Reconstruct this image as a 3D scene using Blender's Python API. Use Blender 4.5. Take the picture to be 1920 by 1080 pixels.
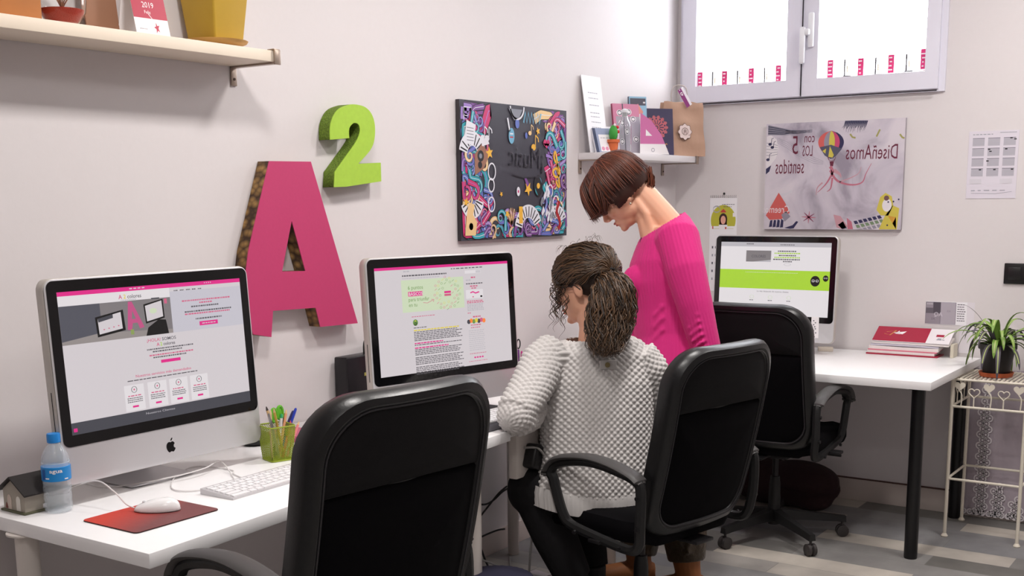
import bpy, bmesh, math, random
import numpy as np
from mathutils import Vector, Matrix, Euler, noise as mnoise
PI = math.pi
for o in list(bpy.data.objects):
    bpy.data.objects.remove(o)
scene = bpy.context.scene
COL = scene.collection

# ------------------------------------------------------------------ camera
CAMH = 1.472
FPX, PCX, PCY = 2158.76, 960.0, 751.87      # focal length and principal point in pixels of a 1920x1080 frame
R_RIGHT = Vector((0.56426, -0.82555, -0.00936))
yaw, pitch, roll = .6011, .1715, -.0095
def cam_axes():
    d0 = np.array([math.sin(yaw), 0, math.cos(yaw)]); d1 = np.array([-math.cos(yaw), 0, math.sin(yaw)]); d2 = np.array([0, -1, 0])
    M = np.stack([d0, d1, d2], 1)
    cp, sp = math.cos(pitch), math.sin(pitch)
    P = np.array([[1, 0, 0], [0, cp, -sp], [0, sp, cp]])
    cr, sr = math.cos(roll), math.sin(roll)
    Z = np.array([[cr, -sr, 0], [sr, cr, 0], [0, 0, 1]])
    return Z @ P @ M
MC = cam_axes()
CR, CD, CF = (Vector(MC[0]), Vector(MC[1]), Vector(MC[2]))
CPOS = Vector((0, 0, CAMH))
cd = bpy.data.cameras.new('camera'); cam = bpy.data.objects.new('camera', cd); COL.objects.link(cam)
cd.sensor_width = 36; cd.lens = FPX * 36 / 1920; cd.shift_y = (PCY - 540) / 1920; cd.clip_start = .05
m3 = Matrix((CR, -CD, -CF)).transposed()
cam.matrix_world = Matrix.Translation(CPOS) @ m3.to_4x4()
scene.camera = cam

def ray(x, y):
    return CR * ((x - PCX) / FPX) + CD * ((y - PCY) / FPX) + CF
def at(x, y, D):                 # the point seen at pixel x, y at depth D along the view
    return CPOS + ray(x, y) * D
def at_x(x, y, X): r = ray(x, y); return CPOS + r * (X / r.x)
def at_y(x, y, Y): r = ray(x, y); return CPOS + r * (Y / r.y)
def at_z(x, y, z): r = ray(x, y); return CPOS + r * ((z - CAMH) / r.z)

# ------------------------------------------------------------------ world, lamps, exposure
scene.view_settings.view_transform = 'Standard'
scene.view_settings.look = 'None'
scene.view_settings.gamma = 1
scene.view_settings.use_curve_mapping = False
scene.view_settings.exposure = 0.42
XW, YW, ZC = 5.53, 2.743, 2.95
XB, YB = -2.6, -2.6
w = bpy.data.worlds.new('world'); scene.world = w; w.use_nodes = True
bgn = w.node_tree.nodes['Background']; bgn.inputs[0].default_value = (.95, .97, 1, 1); bgn.inputs[1].default_value = 3.2
def area(name, loc, size, power, col=(1, 1, 1), rot=(0, 0, 0), sy=None):
    l = bpy.data.lights.new(name, 'AREA'); l.energy = power; l.color = col
    l.shape = 'RECTANGLE'; l.size = size; l.size_y = sy or size
    o = bpy.data.objects.new(name, l); o.location = loc; o.rotation_euler = rot; COL.objects.link(o); return o
LAMPS = [(3.2, 1.45, .28, 20), (1.75, 1.45, .28, 20), (4.45, .55, .5, 21), (.3, .2, .6, 13), (-.6, -1.3, 1.0, 8)]  # first two read from the shelf shadows, last three added as fill
for i, (lx, ly, ls, lp) in enumerate(LAMPS):
    area('ceiling_and_fill_light', (lx, ly, ZC - .045), ls, lp * 1.0, (1, .955, .92))
# daylight falling in through the window (lamp stands outside the pane, in the opening)
area('window_daylight', (XW + .19, 2.0, 2.42), 1.1, 14, (.90, .95, 1.0), (0, PI / 2, 0), 0.9)

# ------------------------------------------------------------------ materials
def lin(c):
    c = c / 255.0
    return c / 12.92 if c <= .04045 else ((c + .055) / 1.055) ** 2.4
def rgb(*a):
    if len(a) == 1: a = a[0]
    return (lin(a[0]), lin(a[1]), lin(a[2]), 1)
MATS = {}
def mat(name, col=(200, 200, 200), rough=.5, metal=0, bump=None, var=0, trans=0, ior=1.45, emit=None, es=1, coat=0, alpha=1, sheen=0, sss=0, spec=.5):
    if name in MATS: return MATS[name]
    m = bpy.data.materials.new(name); m.use_nodes = True; nt = m.node_tree; b = nt.nodes['Principled BSDF']
    c = rgb(col)
    b.inputs['Base Color'].default_value = c; b.inputs['Roughness'].default_value = rough; b.inputs['Metallic'].default_value = metal
    b.inputs['IOR'].default_value = ior; b.inputs['Transmission Weight'].default_value = trans
    b.inputs['Coat Weight'].default_value = coat; b.inputs['Alpha'].default_value = alpha
    b.inputs['Specular IOR Level'].default_value = spec
    if sheen: b.inputs['Sheen Weight'].default_value = sheen; b.inputs['Sheen Roughness'].default_value = .4
    if sss: b.inputs['Subsurface Weight'].default_value = sss; b.inputs['Subsurface Radius'].default_value = (.02, .008, .004); b.inputs['Subsurface Scale'].default_value = .5
    if emit: b.inputs['Emission Color'].default_value = rgb(emit); b.inputs['Emission Strength'].default_value = es
    tc = nt.nodes.new('ShaderNodeTexCoord')
    nz = nt.nodes.new('ShaderNodeTexNoise'); nt.links.new(tc.outputs['Object'], nz.inputs['Vector'])
    nz.inputs['Scale'].default_value = (bump[0] if bump else 30); nz.inputs['Detail'].default_value = 4
    if bump:
        bp = nt.nodes.new('ShaderNodeBump'); bp.inputs['Strength'].default_value = bump[1]; bp.inputs['Distance'].default_value = bump[2] if len(bump) > 2 else .002
        nt.links.new(nz.outputs['Fac'], bp.inputs['Height']); nt.links.new(bp.outputs['Normal'], b.inputs['Normal'])
    if var:
        mx = nt.nodes.new('ShaderNodeMix'); mx.data_type = 'RGBA'
        mx.inputs[6].default_value = tuple(max(0, x * (1 - var)) for x in c[:3]) + (1,); mx.inputs[7].default_value = tuple(min(1, x * (1 + var)) for x in c[:3]) + (1,)
        nt.links.new(nz.outputs['Fac'], mx.inputs[0]); nt.links.new(mx.outputs[2], b.inputs['Base Color'])
    MATS[name] = m
    return m
def emis(name, col, s=.85):
    """lit pixels of a screen"""
    if name in MATS: return MATS[name]
    m = bpy.data.materials.new(name); m.use_nodes = True; nt = m.node_tree; b = nt.nodes['Principled BSDF']
    b.inputs['Base Color'].default_value = (.01, .01, .01, 1); b.inputs['Roughness'].default_value = .25
    b.inputs['Emission Color'].default_value = rgb(col); b.inputs['Emission Strength'].default_value = s
    MATS[name] = m; return m

# ------------------------------------------------------------------ mesh building
class MB:
    def __init__(s): s.bm = bmesh.new(); s.mats = []; s.cur = 0
    def use(s, m):
        if m not in s.mats: s.mats.append(m)
        s.cur = s.mats.index(m); return s
    def _paint(s, faces):
        for f in faces: f.material_index = s.cur
    def faces(s, verts, fs):
        vs = [s.bm.verts.new(v) for v in verts]; out = []
        for f in fs:
            try: out.append(s.bm.faces.new([vs[i] for i in f]))
            except ValueError: pass
        s._paint(out); return vs, out
    def box(s, c, d, bev=0, rot=None, seg=2):
        n0 = len(s.bm.faces)
        r = bmesh.ops.create_cube(s.bm, size=1); vs = r['verts']
        M = Matrix.Translation(c) @ (rot.to_4x4() if rot else Matrix.Identity(4)) @ Matrix.Diagonal((d[0], d[1], d[2], 1))
        bmesh.ops.transform(s.bm, matrix=M, verts=vs)
        fs = set(f for v in vs for f in v.link_faces); s._paint(fs)
        if bev:
            es = list(set(e for v in vs for e in v.link_edges))
            bmesh.ops.bevel(s.bm, geom=es, offset=bev, segments=seg, profile=.5, affect='EDGES', material=-1)
        return s
    def prism(s, pts, h, M=None):
        """pts: 2d outline (x,y), extruded 0..h along z, then M"""
        n = len(pts); M = M or Matrix.Identity(4)
        v = [M @ Vector((p[0], p[1], 0)) for p in pts] + [M @ Vector((p[0], p[1], h)) for p in pts]
        fs = [list(range(n))[::-1], list(range(n, 2 * n))] + [[i, (i + 1) % n, n + (i + 1) % n, n + i] for i in range(n)]
        s.faces(v, fs); return s
    def rings(s, rings, cap=True, closed=False):
        n = len(rings[0]); v = [p for r in rings for p in r]; fs = []
        m = len(rings)
        for k in range(m if closed else m - 1):
            a = k * n; b = ((k + 1) % m) * n
            for i in range(n):
                fs.append([a + i, a + (i + 1) % n, b + (i + 1) % n, b + i])
        if cap and not closed:
            fs.append(list(range(n))[::-1]); fs.append(list(range((m - 1) * n, m * n)))
        s.faces(v, fs); return s
    def tube(s, pts, r, seg=8, cap=True, ref=None, closed=False):
        """r: number, list of numbers, or list of (side, ref) radii"""
        pts = [Vector(p) for p in pts]; n = len(pts)
        if not isinstance(r, (list, tuple)): r = [r] * n
        rs = [(q, q) if not isinstance(q, (list, tuple)) else q for q in r]
        ref = Vector(ref) if ref else None
        out = []; up = ref
        for i in range(n):
            a = pts[i - 1] if (i > 0 or closed) else pts[0]; b = pts[(i + 1) % n] if (i < n - 1 or closed) else pts[-1]
            t = (b - a)
            t = t.normalized() if t.length > 1e-9 else Vector((0, 0, 1))
            if up is None: up = Vector((0, 0, 1)) if abs(t.z) < .9 else Vector((1, 0, 0))
            u = up - t * up.dot(t)
            if u.length < 1e-4: u = t.orthogonal()
            u.normalize(); sd = t.cross(u).normalized()
            if ref is None: up = u
            out.append([pts[i] + sd * (rs[i][0] * math.cos(2 * PI * k / seg)) + u * (rs[i][1] * math.sin(2 * PI * k / seg)) for k in range(seg)])
        s.rings(out, cap, closed); return s
    def lathe(s, prof, c=(0, 0, 0), seg=24, M=None):
        M = M or Matrix.Translation(c)
        rg = [[M @ Vector((max(r, 1e-5) * math.cos(2 * PI * k / seg), max(r, 1e-5) * math.sin(2 * PI * k / seg), z)) for k in range(seg)] for r, z in prof]
        s.rings(rg, True); return s
    def ball(s, c, r, rot=None, seg=16, M=None):
        if not isinstance(r, (list, tuple)): r = (r, r, r)
        q = bmesh.ops.create_uvsphere(s.bm, u_segments=seg, v_segments=max(6, seg // 2 + 2), radius=1)
        T = Matrix.Translation(c) @ (rot.to_4x4() if rot else Matrix.Identity(4)) @ Matrix.Diagonal((r[0], r[1], r[2], 1))
        if M: T = M @ T
        bmesh.ops.transform(s.bm, matrix=T, verts=q['verts'])
        s._paint(set(f for v in q['verts'] for f in v.link_faces)); return s
    def xf(s, M): bmesh.ops.transform(s.bm, matrix=M, verts=s.bm.verts); return s
    def mesh(s, name, m=None, smooth=35):
        bmesh.ops.recalc_face_normals(s.bm, faces=s.bm.faces) if smooth != -1 else None
        if smooth:
            for f in s.bm.faces: f.smooth = True
            for e in s.bm.edges:
                if len(e.link_faces) == 2:
                    try: e.smooth = e.calc_face_angle() < math.radians(abs(smooth))
                    except Exception: pass
        me = bpy.data.meshes.new(name); s.bm.to_mesh(me); s.bm.free()
        for q in s.mats or [m]: me.materials.append(q)
        return me
    def build(s, name, m=None, parent=None, world=False, smooth=35, **tags):
        return link(name, s.mesh(name, m, smooth), parent, world, **tags)
PM = {}
def link(name, me, parent=None, world=False, label=None, cat=None, group=None, kind=None):
    o = bpy.data.objects.new(name, me); COL.objects.link(o)
    if parent:
        o.parent = parent; PM[o.name] = PM[parent.name]
        if world: me.transform(PM[parent.name].inverted())
    else:
        co = [v.co for v in me.vertices]
        mn = Vector((min(c.x for c in co), min(c.y for c in co), min(c.z for c in co))); mx = Vector((max(c.x for c in co), max(c.y for c in co), 0))
        base = Vector(((mn.x + mx.x) / 2, (mn.y + mx.y) / 2, mn.z)); me.transform(Matrix.Translation(-base)); o.location = base
        PM[o.name] = Matrix.Translation(base)
    if label: o['label'] = label
    if cat: o['category'] = cat
    if group: o['group'] = group
    if kind: o['kind'] = kind
    return o
def thing(name, label, cat, loc, rz=0, group=None, M=None):
    o = bpy.data.objects.new(name, None); COL.objects.link(o); o.empty_display_size = .05
    o.location = loc; o.rotation_euler = (0, 0, rz)
    o['label'] = label; o['category'] = cat
    if group: o['group'] = group
    PM[o.name] = Matrix.Translation(loc) @ Matrix.Rotation(rz, 4, 'Z')
    return o
def curve2mesh(build):
    cu = bpy.data.curves.new('tmp', 'CURVE'); cu.dimensions = '2D'; cu.fill_mode = 'BOTH'
    build(cu)
    o = bpy.data.objects.new('tmp', cu); COL.objects.link(o)
    dg = bpy.context.evaluated_depsgraph_get(); me = bpy.data.meshes.new_from_object(o.evaluated_get(dg))
    bpy.data.objects.remove(o); bpy.data.curves.remove(cu); return me
def shape_mesh(loops, ext, bev=0):
    """flat shape with holes, extruded +-ext about z=0"""
    def b(cu):
        cu.extrude = ext; cu.bevel_depth = bev
        for lp in loops:
            sp = cu.splines.new('POLY'); sp.points.add(len(lp) - 1)
            for i, p in enumerate(lp): sp.points[i].co = (p[0], p[1], 0, 1)
            sp.use_cyclic_u = True
    return curve2mesh(b)
_tc = {}
def text_mesh(t, size=1.0, align='LEFT', bold=0):
    k = (t, align, bold)
    if k not in _tc:
        cu = bpy.data.curves.new('tmp', 'FONT'); cu.body = t; cu.align_x = align; cu.resolution_u = 2; cu.offset = bold; cu.fill_mode = 'FRONT'
        o = bpy.data.objects.new('tmp', cu); COL.objects.link(o)
        dg = bpy.context.evaluated_depsgraph_get(); me = bpy.data.meshes.new_from_object(o.evaluated_get(dg))
        _tc[k] = ([tuple(v.co) for v in me.vertices], [list(p.vertices) for p in me.polygons])
        bpy.data.objects.remove(o); bpy.data.curves.remove(cu); bpy.data.meshes.remove(me)
    return _tc[k]
class Art(MB):
    """flat drawing in (u right, v up) placed by a frame, each later mark a hair higher"""
    def __init__(s, O, U, V, lift=.00012, start=.0003):
        super().__init__(); s.O = Vector(O); s.U = Vector(U); s.V = Vector(V); s.N = s.U.cross(s.V).normalized(); s.l = start; s.dl = lift
    def p(s, u, v): return s.O + s.U * u + s.V * v + s.N * s.l
    def up(s): s.l += s.dl; return s
    def poly(s, pts, m): s.use(m); s.faces([s.p(*q) for q in pts], [list(range(len(pts)))]); return s
    def rect(s, u0, v0, u1, v1, m): return s.poly([(u0, v0), (u1, v0), (u1, v1), (u0, v1)], m)
    def disc(s, u, v, r, m, ry=None, n=20, a0=0, a1=2 * PI):
        ry = ry or r; return s.poly([(u + r * math.cos(a0 + (a1 - a0) * i / n), v + ry * math.sin(a0 + (a1 - a0) * i / n)) for i in range(n + (1 if a1 - a0 < 6.2 else 0))], m)
    def line(s, pts, wd, m, w1=None):
        s.use(m); L = []; Rr = []; n = len(pts)
        for i in range(n):
            a = pts[max(0, i - 1)]; b = pts[min(n - 1, i + 1)]
            dx, dy = b[0] - a[0], b[1] - a[1]; l = math.hypot(dx, dy) or 1
            ww = (wd + ((w1 - wd) * i / (n - 1) if w1 is not None else 0)) / 2
            L.append((pts[i][0] - dy / l * ww, pts[i][1] + dx / l * ww)); Rr.append((pts[i][0] + dy / l * ww, pts[i][1] - dx / l * ww))
        vs = [s.p(*q) for q in L + Rr]
        s.faces(vs, [[i, n + i, n + i + 1, i + 1] for i in range(n - 1)]); return s
    def ring(s, u, v, r, wd, m, n=18, a0=0, a1=2 * PI, asp=1):
        return s.line([(u + r * math.cos(a0 + (a1 - a0) * i / n), v + asp * r * math.sin(a0 + (a1 - a0) * i / n)) for i in range(n + 1)], wd, m)
    def star(s, u, v, r, m, rot=0, k=.45): return s.poly([(u + (r if i % 2 == 0 else r * k) * math.cos(rot + PI / 2 + PI * i / 5), v + (r if i % 2 == 0 else r * k) * math.sin(rot + PI / 2 + PI * i / 5)) for i in range(10)], m)
    def text(s, t, u, v, size, m, align='LEFT', mirror=False, rot=0, sx=1, bold=0):
        s.use(m); vv, ff = text_mesh(t, 1, align, bold); c, sn = math.cos(rot), math.sin(rot); k = -1 if mirror else 1
        s.faces([s.p(u + size * (c * x * sx * k - sn * y), v + size * (sn * x * sx * k + c * y)) for x, y, z in vv], ff); return s
    def dashes(s, u0, u1, v, h, m, rng, wl=(.008, .02), gap=.004):
        u = u0
        while u < u1 - wl[0]:
            wd = min(rng.uniform(*wl), u1 - u); s.rect(u, v - h / 2, u + wd, v + h / 2, m); u += wd + gap
        return s
def finish(me, mods):
    """evaluate modifiers on a mesh, return the new mesh"""
    o = bpy.data.objects.new('tmp', me); COL.objects.link(o)
    for t, kw in mods:
        md = o.modifiers.new('m', t)
        for k, v in kw.items(): setattr(md, k, v)
    dg = bpy.context.evaluated_depsgraph_get(); out = bpy.data.meshes.new_from_object(o.evaluated_get(dg))
    bpy.data.objects.remove(o); return out
def blob(mb, vox=.006, smooth=6, m=None, name='blob'):
    me = mb.mesh(name, m, 0)
    out = finish(me, [('REMESH', dict(mode='VOXEL', voxel_size=vox, use_smooth_shade=True)), ('SMOOTH', dict(factor=.5, iterations=smooth))])
    out.materials.clear()
    if m: out.materials.append(m)
    for p in out.polygons: p.use_smooth = True
    return out
def copy_tree(root, loc, rz, label):
    r = root.copy(); COL.objects.link(r); r.location = loc; r.rotation_euler = (0, 0, rz); r['label'] = label
    PM[r.name] = Matrix.Translation(loc) @ Matrix.Rotation(rz, 4, 'Z')
    def kids(src, dst):
        for ch in [c for c in bpy.data.objects if c.parent == src]:
            c = ch.copy(); COL.objects.link(c); c.parent = dst; PM[c.name] = PM[r.name]; kids(ch, c)
    kids(root, r); return r
def bez(P, n=10):
    """smooth curve through points (Catmull-Rom)"""
    P = [Vector(p) for p in P]; out = []
    for i in range(len(P) - 1):
        p0 = P[max(0, i - 1)]; p1 = P[i]; p2 = P[i + 1]; p3 = P[min(len(P) - 1, i + 2)]
        for k in range(n):
            t = k / n
            out.append(.5 * ((2 * p1) + (p2 - p0) * t + (2 * p0 - 5 * p1 + 4 * p2 - p3) * t * t + (3 * p1 - p0 - 3 * p2 + p3) * t ** 3))
    out.append(P[-1]); return out
# ------------------------------------------------------------------ room materials
wall_m = mat('wall_paint', (221, 215, 216), .75, bump=(60, .12, .002), var=.015)
def floor_mat():
    m = bpy.data.materials.new('floor_planks'); m.use_nodes = True; nt = m.node_tree; b = nt.nodes['Principled BSDF']; N = nt.nodes.new; L = nt.links.new
    tc = N('ShaderNodeTexCoord'); mp = N('ShaderNodeMapping'); L(tc.outputs['Object'], mp.inputs[0]); mp.inputs['Rotation'].default_value = (0, 0, PI / 2)
    br = N('ShaderNodeTexBrick'); L(mp.outputs[0], br.inputs['Vector']); br.inputs['Scale'].default_value = 1
    br.inputs['Brick Width'].default_value = .8; br.inputs['Row Height'].default_value = .145; br.inputs['Mortar Size'].default_value = .0012
    br.inputs['Color1'].default_value = (0, 0, 0, 1); br.inputs['Color2'].default_value = (1, 1, 1, 1); br.inputs['Mortar'].default_value = (.1, .1, .1, 1); br.offset = .37; br.inputs['Bias'].default_value = -.1
    rp = N('ShaderNodeValToRGB'); L(br.outputs['Color'], rp.inputs[0]); e = rp.color_ramp.elements
    e[0].position = 0; e[0].color = rgb(118, 116, 112); e[1].position = 1; e[1].color = rgb(216, 208, 196)
    for p, c in ((.3, (158, 156, 154)), (.5, (136, 136, 140)), (.75, (190, 183, 174))):
        x = e.new(p); x.color = rgb(c)
    nz = N('ShaderNodeTexNoise'); L(tc.outputs['Object'], nz.inputs[0]); nz.inputs['Scale'].default_value = 5; nz.inputs['Detail'].default_value = 6
    mx = N('ShaderNodeMix'); mx.data_type = 'RGBA'; mx.blend_type = 'MULTIPLY'; mx.inputs[0].default_value = .55
    rp2 = N('ShaderNodeValToRGB'); L(nz.outputs['Fac'], rp2.inputs[0]); rp2.color_ramp.elements[0].color = (.45, .45, .47, 1); rp2.color_ramp.elements[0].position = .3; rp2.color_ramp.elements[1].position = .65
    L(rp.outputs[0], mx.inputs[6]); L(rp2.outputs[0], mx.inputs[7]); L(mx.outputs[2], b.inputs['Base Color']); b.inputs['Roughness'].default_value = .5
    bp = N('ShaderNodeBump'); bp.inputs['Strength'].default_value = .2; bp.inputs['Distance'].default_value = .002; L(nz.outputs['Fac'], bp.inputs['Height']); L(bp.outputs[0], b.inputs['Normal'])
    return m
def struct(name, mb, m, **k): return mb.build(name, m, kind='structure', **k)
# floor, ceiling, walls
b = MB(); b.box(((XB + XW) / 2, (YB + YW) / 2, -.05), (XW - XB + .3, YW - YB + .3, .1)); struct('floor', b, floor_mat())
b = MB(); b.box(((XB + XW) / 2, (YB + YW) / 2, ZC + .05), (XW - XB + .3, YW - YB + .3, .1)); struct('ceiling', b, mat('ceiling_paint', (236, 234, 232), .8))
b = MB(); b.box(((XB + XW) / 2, YW + .075, ZC / 2), (XW - XB, .15, ZC)); struct('wall_left', b, wall_m)
b = MB(); b.box(((XB + XW) / 2, YB - .075, ZC / 2), (XW - XB, .15, ZC)); struct('wall_right', b, wall_m)
b = MB(); b.box((XB - .075, (YB + YW) / 2, ZC / 2), (.15, YW - YB, ZC)); struct('wall_front', b, wall_m)
WY0, WY1, WZ0, WZ1 = 1.405, 2.72, 1.945, 2.9     # window opening
b = MB(); T = .25
b.box((XW + T / 2, (YB + YW) / 2, WZ0 / 2), (T, YW - YB, WZ0)); b.box((XW + T / 2, (YB + YW) / 2, (WZ1 + ZC) / 2), (T, YW - YB, ZC - WZ1))
b.box((XW + T / 2, (YB + WY0) / 2, (WZ0 + WZ1) / 2), (T, WY0 - YB, WZ1 - WZ0)); b.box((XW + T / 2, (WY1 + YW) / 2, (WZ0 + WZ1) / 2), (T, YW - WY1, WZ1 - WZ0))
struct('wall_back', b, wall_m)
# window: two sashes with panes, handle and stickers
fr_m = mat('window_frame_paint', (228, 226, 238), .35); dark = mat('window_gasket', (40, 34, 40), .7)
win = bpy.data.objects.new('window_1', None); COL.objects.link(win); win.location = (XW, 2.06, WZ0); win['kind'] = 'structure'; PM[win.name] = Matrix.Translation((XW, 2.06, WZ0))
WM = 2.071
b = MB()
for y0, y1 in ((WY0, WM), (WM, WY1)):
    pass
def frame_rect(b, y0, y1, z0, z1, wd, x0, x1, wl=None, wr=None, wb=None, wt=None):
    wl = wl or wd; wr = wr or wd; wb = wb or wd; wt = wt or wd; xc = (x0 + x1) / 2; dx = x1 - x0
    b.box((xc, (y0 + wr + y1 - wl) / 2, z0 + wb / 2), (dx - .001, y1 - y0 - wl - wr, wb)); b.box((xc, (y0 + wr + y1 - wl) / 2, z1 - wt / 2), (dx - .001, y1 - y0 - wl - wr, wt))
    b.box((xc, y0 + wr / 2, (z0 + z1) / 2), (dx, wr, z1 - z0)); b.box((xc, y1 - wl / 2, (z0 + z1) / 2), (dx, wl, z1 - z0))
frame_rect(b, WY0, WY1 + .0, WZ0, WZ1, .03, XW - .012, XW + .07, wl=.02); b.build('window_frame', fr_m, win, True)
def sash(y0, y1, nm):
    b = MB(); frame_rect(b, y0, y1, WZ0 + .012, WZ1 - .02, .075, XW - .03, XW + .03, wb=.080, wr=(.060 if nm == 'r' else .075)); s = b.build('sash', fr_m, win, True)
    b = MB(); b.box((XW + .005, (y0 + y1) / 2, (WZ0 + WZ1) / 2), (.006, y1 - y0 - .10, WZ1 - WZ0 - .12))
    b.build('pane', mat('window_glass', (255, 255, 255), 0.0, trans=1, ior=1.02), s, True); return s
s1 = sash(WM + .003, WY1 - .018, 'l'); s2 = sash(WY0 + .028, WM - .003, 'r')
b = MB(); b.box((XW - .033, WM + .0, (WZ0 + WZ1) / 2), (.006, .004, WZ1 - WZ0 - .03)); b.box((XW - .033, (WY0 + WY1) / 2, WZ0 + .004), (.004, WY1 - WY0 - .06, .005)); b.box((XW - .016, WY1 - .016, 2.3), (.006, .005, .72)); b.build('gasket', dark, win, True)
b = MB(); b.box((XW - .04, WM - .045, 2.26), (.02, .03, .16), .008); b.box((XW - .062, WM - .012, 2.19), (.02, .028, .17), .009); b.box((XW - .055, WM - .03, 2.25), (.03, .03, .03), .008); b.build('window_handle', mat('handle_white', (235, 235, 240), .3), win, True)
# row of pink labels and thin dark strips standing along the bottom of the panes
pk = mat('sticker_pink', (225, 60, 125), .6); pk2 = mat('sticker_dark', (60, 52, 60), .6); ivory = mat('sticker_ivory', (235, 225, 195), .6); rng = random.Random(5)
for sp, tiles in ((s1, [(1312, 167), (1358, 165), (1408, 160), (1459, 155)]), (s2, [(1556, 146), (1613, 143), (1670, 137), (1731, 130)])):
    A = Art((XW - .0005, 0, 0), (0, -1, 0), (0, 0, 1))
    for i, (px, py) in enumerate(tiles):
        q = at_x(px, py, XW - .001); u = -q.y; z = q.z; hh = .082 + .008 * (px > 1700)
        A.rect(u - .014, z, u + .014, z + hh, pk); A.up(); A.rect(u - .019, z - .006, u + .02, z - .002, mat('sticker_foot', (150, 50, 70), .6))
        for k in range(4): A.rect(u - .009 + rng.uniform(-.003, .003), z + .012 + k * .018, u + rng.uniform(0, .009), z + .018 + k * .018, mat('sticker_white', (250, 235, 240), .6))
        if px < 1720:
            A.rect(u + .066, z + .006, u + .073, z + .08, pk2); A.rect(u + .062, z + .0, u + .1, z + .006, pk2); A.rect(u + .078, z + .02, u + .085, z + .05, ivory)
    A.build('sticker_strip', pk, sp, True, smooth=0)
# pull cord at right pane
q = at_x(1736, 130, XW - .004); b = MB(); b.tube([(XW - .004, q.y, q.z), (XW - .004, q.y - .003, 2.5)], .0018, 6); b.build('cord', mat('cord_grey', (190, 185, 190), .6), win, True)
# outside light board: the sill outside
b = MB(); b.box((XW + .19, (WY0 + WY1) / 2, WZ0 - .01), (.2, WY1 - WY0, .02)); struct('window_sill', b, mat('sill_stone', (225, 222, 220), .6), parent=win, world=True)
# baseboards
bb = mat('baseboard_tile', (205, 192, 186), .5); bl = mat('baseboard_line', (90, 62, 58), .7)
b = MB(); b.box((XW - .006, (YB + YW) / 2, .054), (.012, YW - YB, .108), .002); struct('baseboard_back', b, bb)
b = MB(); b.box((XW - .007, (YB + YW) / 2, .110), (.014, YW - YB, .005)); struct('trim_1', b, bl)
b = MB(); b.box(((XB + XW) / 2 - .01, YW - .006, .048), (XW - XB - .02, .012, .095), .002); struct('baseboard_left', b, bb)
# ceiling lamps (out of the frame, three of them extra fill added to brighten the room)
for i, (lx, ly, ls, lp) in enumerate(LAMPS):
    t = thing('ceiling_and_fill_panel', 'square white ceiling light panel above the room, unseen, one of a set partly added as fill', 'ceiling light', (lx, ly, ZC - .04), 0, 'square ceiling lights')
    b = MB(); hs = ls / 2 + .03
    for sx, sy, dx, dy in ((1, 0, .03, 2 * hs), (-1, 0, .03, 2 * hs), (0, 1, 2 * hs, .03), (0, -1, 2 * hs, .03)):
        b.box((sx * (hs - .015), sy * (hs - .015), .02), (dx, dy, .04))
    b.box((0, 0, .035), (2 * hs, 2 * hs, .008)); b.build('frame', mat('lamp_frame', (230, 230, 230), .4), t)

# ------------------------------------------------------------------ desks
DZ = .748; TH = .034
white_m = mat('desk_laminate', (250, 249, 250), .32, var=.01)
legw = mat('desk_leg_white', (214, 206, 200), .35); legb = mat('desk_leg_black', (16, 15, 17), .35)
def desk(label, corners, legs, legmat, lr=.022):
    cx = sum(c[0] for c in corners) / 4; cy = sum(c[1] for c in corners) / 4
    t = thing('desk', label, 'desk', (cx, cy, 0), 0)
    b = MB(); b.prism(corners, TH, Matrix.Translation((0, 0, DZ - TH)))
    es = [e for e in b.bm.edges]; bmesh.ops.bevel(b.bm, geom=es, offset=.0018, segments=2, profile=.5, affect='EDGES')
    b.build('desktop', white_m, t, True)
    for x, y in legs:
        b = MB(); b.lathe([(.014, 0), (lr * .95, 0), (lr, .006), (lr, DZ - TH - .004), (lr + .018, DZ - TH - .004), (lr + .018, DZ - TH)], (x, y, 0), 24); b.build('leg', legmat, t, True)
    return t
desk('long white desk under the large screen and red mouse mat, at the left wall',
     [(1.492, 1.954), (2.987, 2.055), (2.987, YW - .004), (1.492, YW - .004)], [(1.52, 2.44), (2.66, 2.07), (2.90, 2.145), (2.9, 2.66), (1.655, 2.66)], legw, .027)
desk('white desk behind the seated woman in the grey sweater, with the second screen',
     [(2.995, 2.085), (3.98, 2.085), (3.98, YW - .004), (2.995, YW - .004)], [(3.82, 2.16), (3.88, 2.66)], legw, .024)
desk('white desk with black legs under the back wall window and colourful sign',
     [(4.665, 1.18), (5.51, 1.18), (5.51, 2.69), (4.665, 2.69)], [(4.72, 1.24), (5.455, 1.245), (5.45, 2.6), (4.72, 2.6)], legb, .027)
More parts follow.
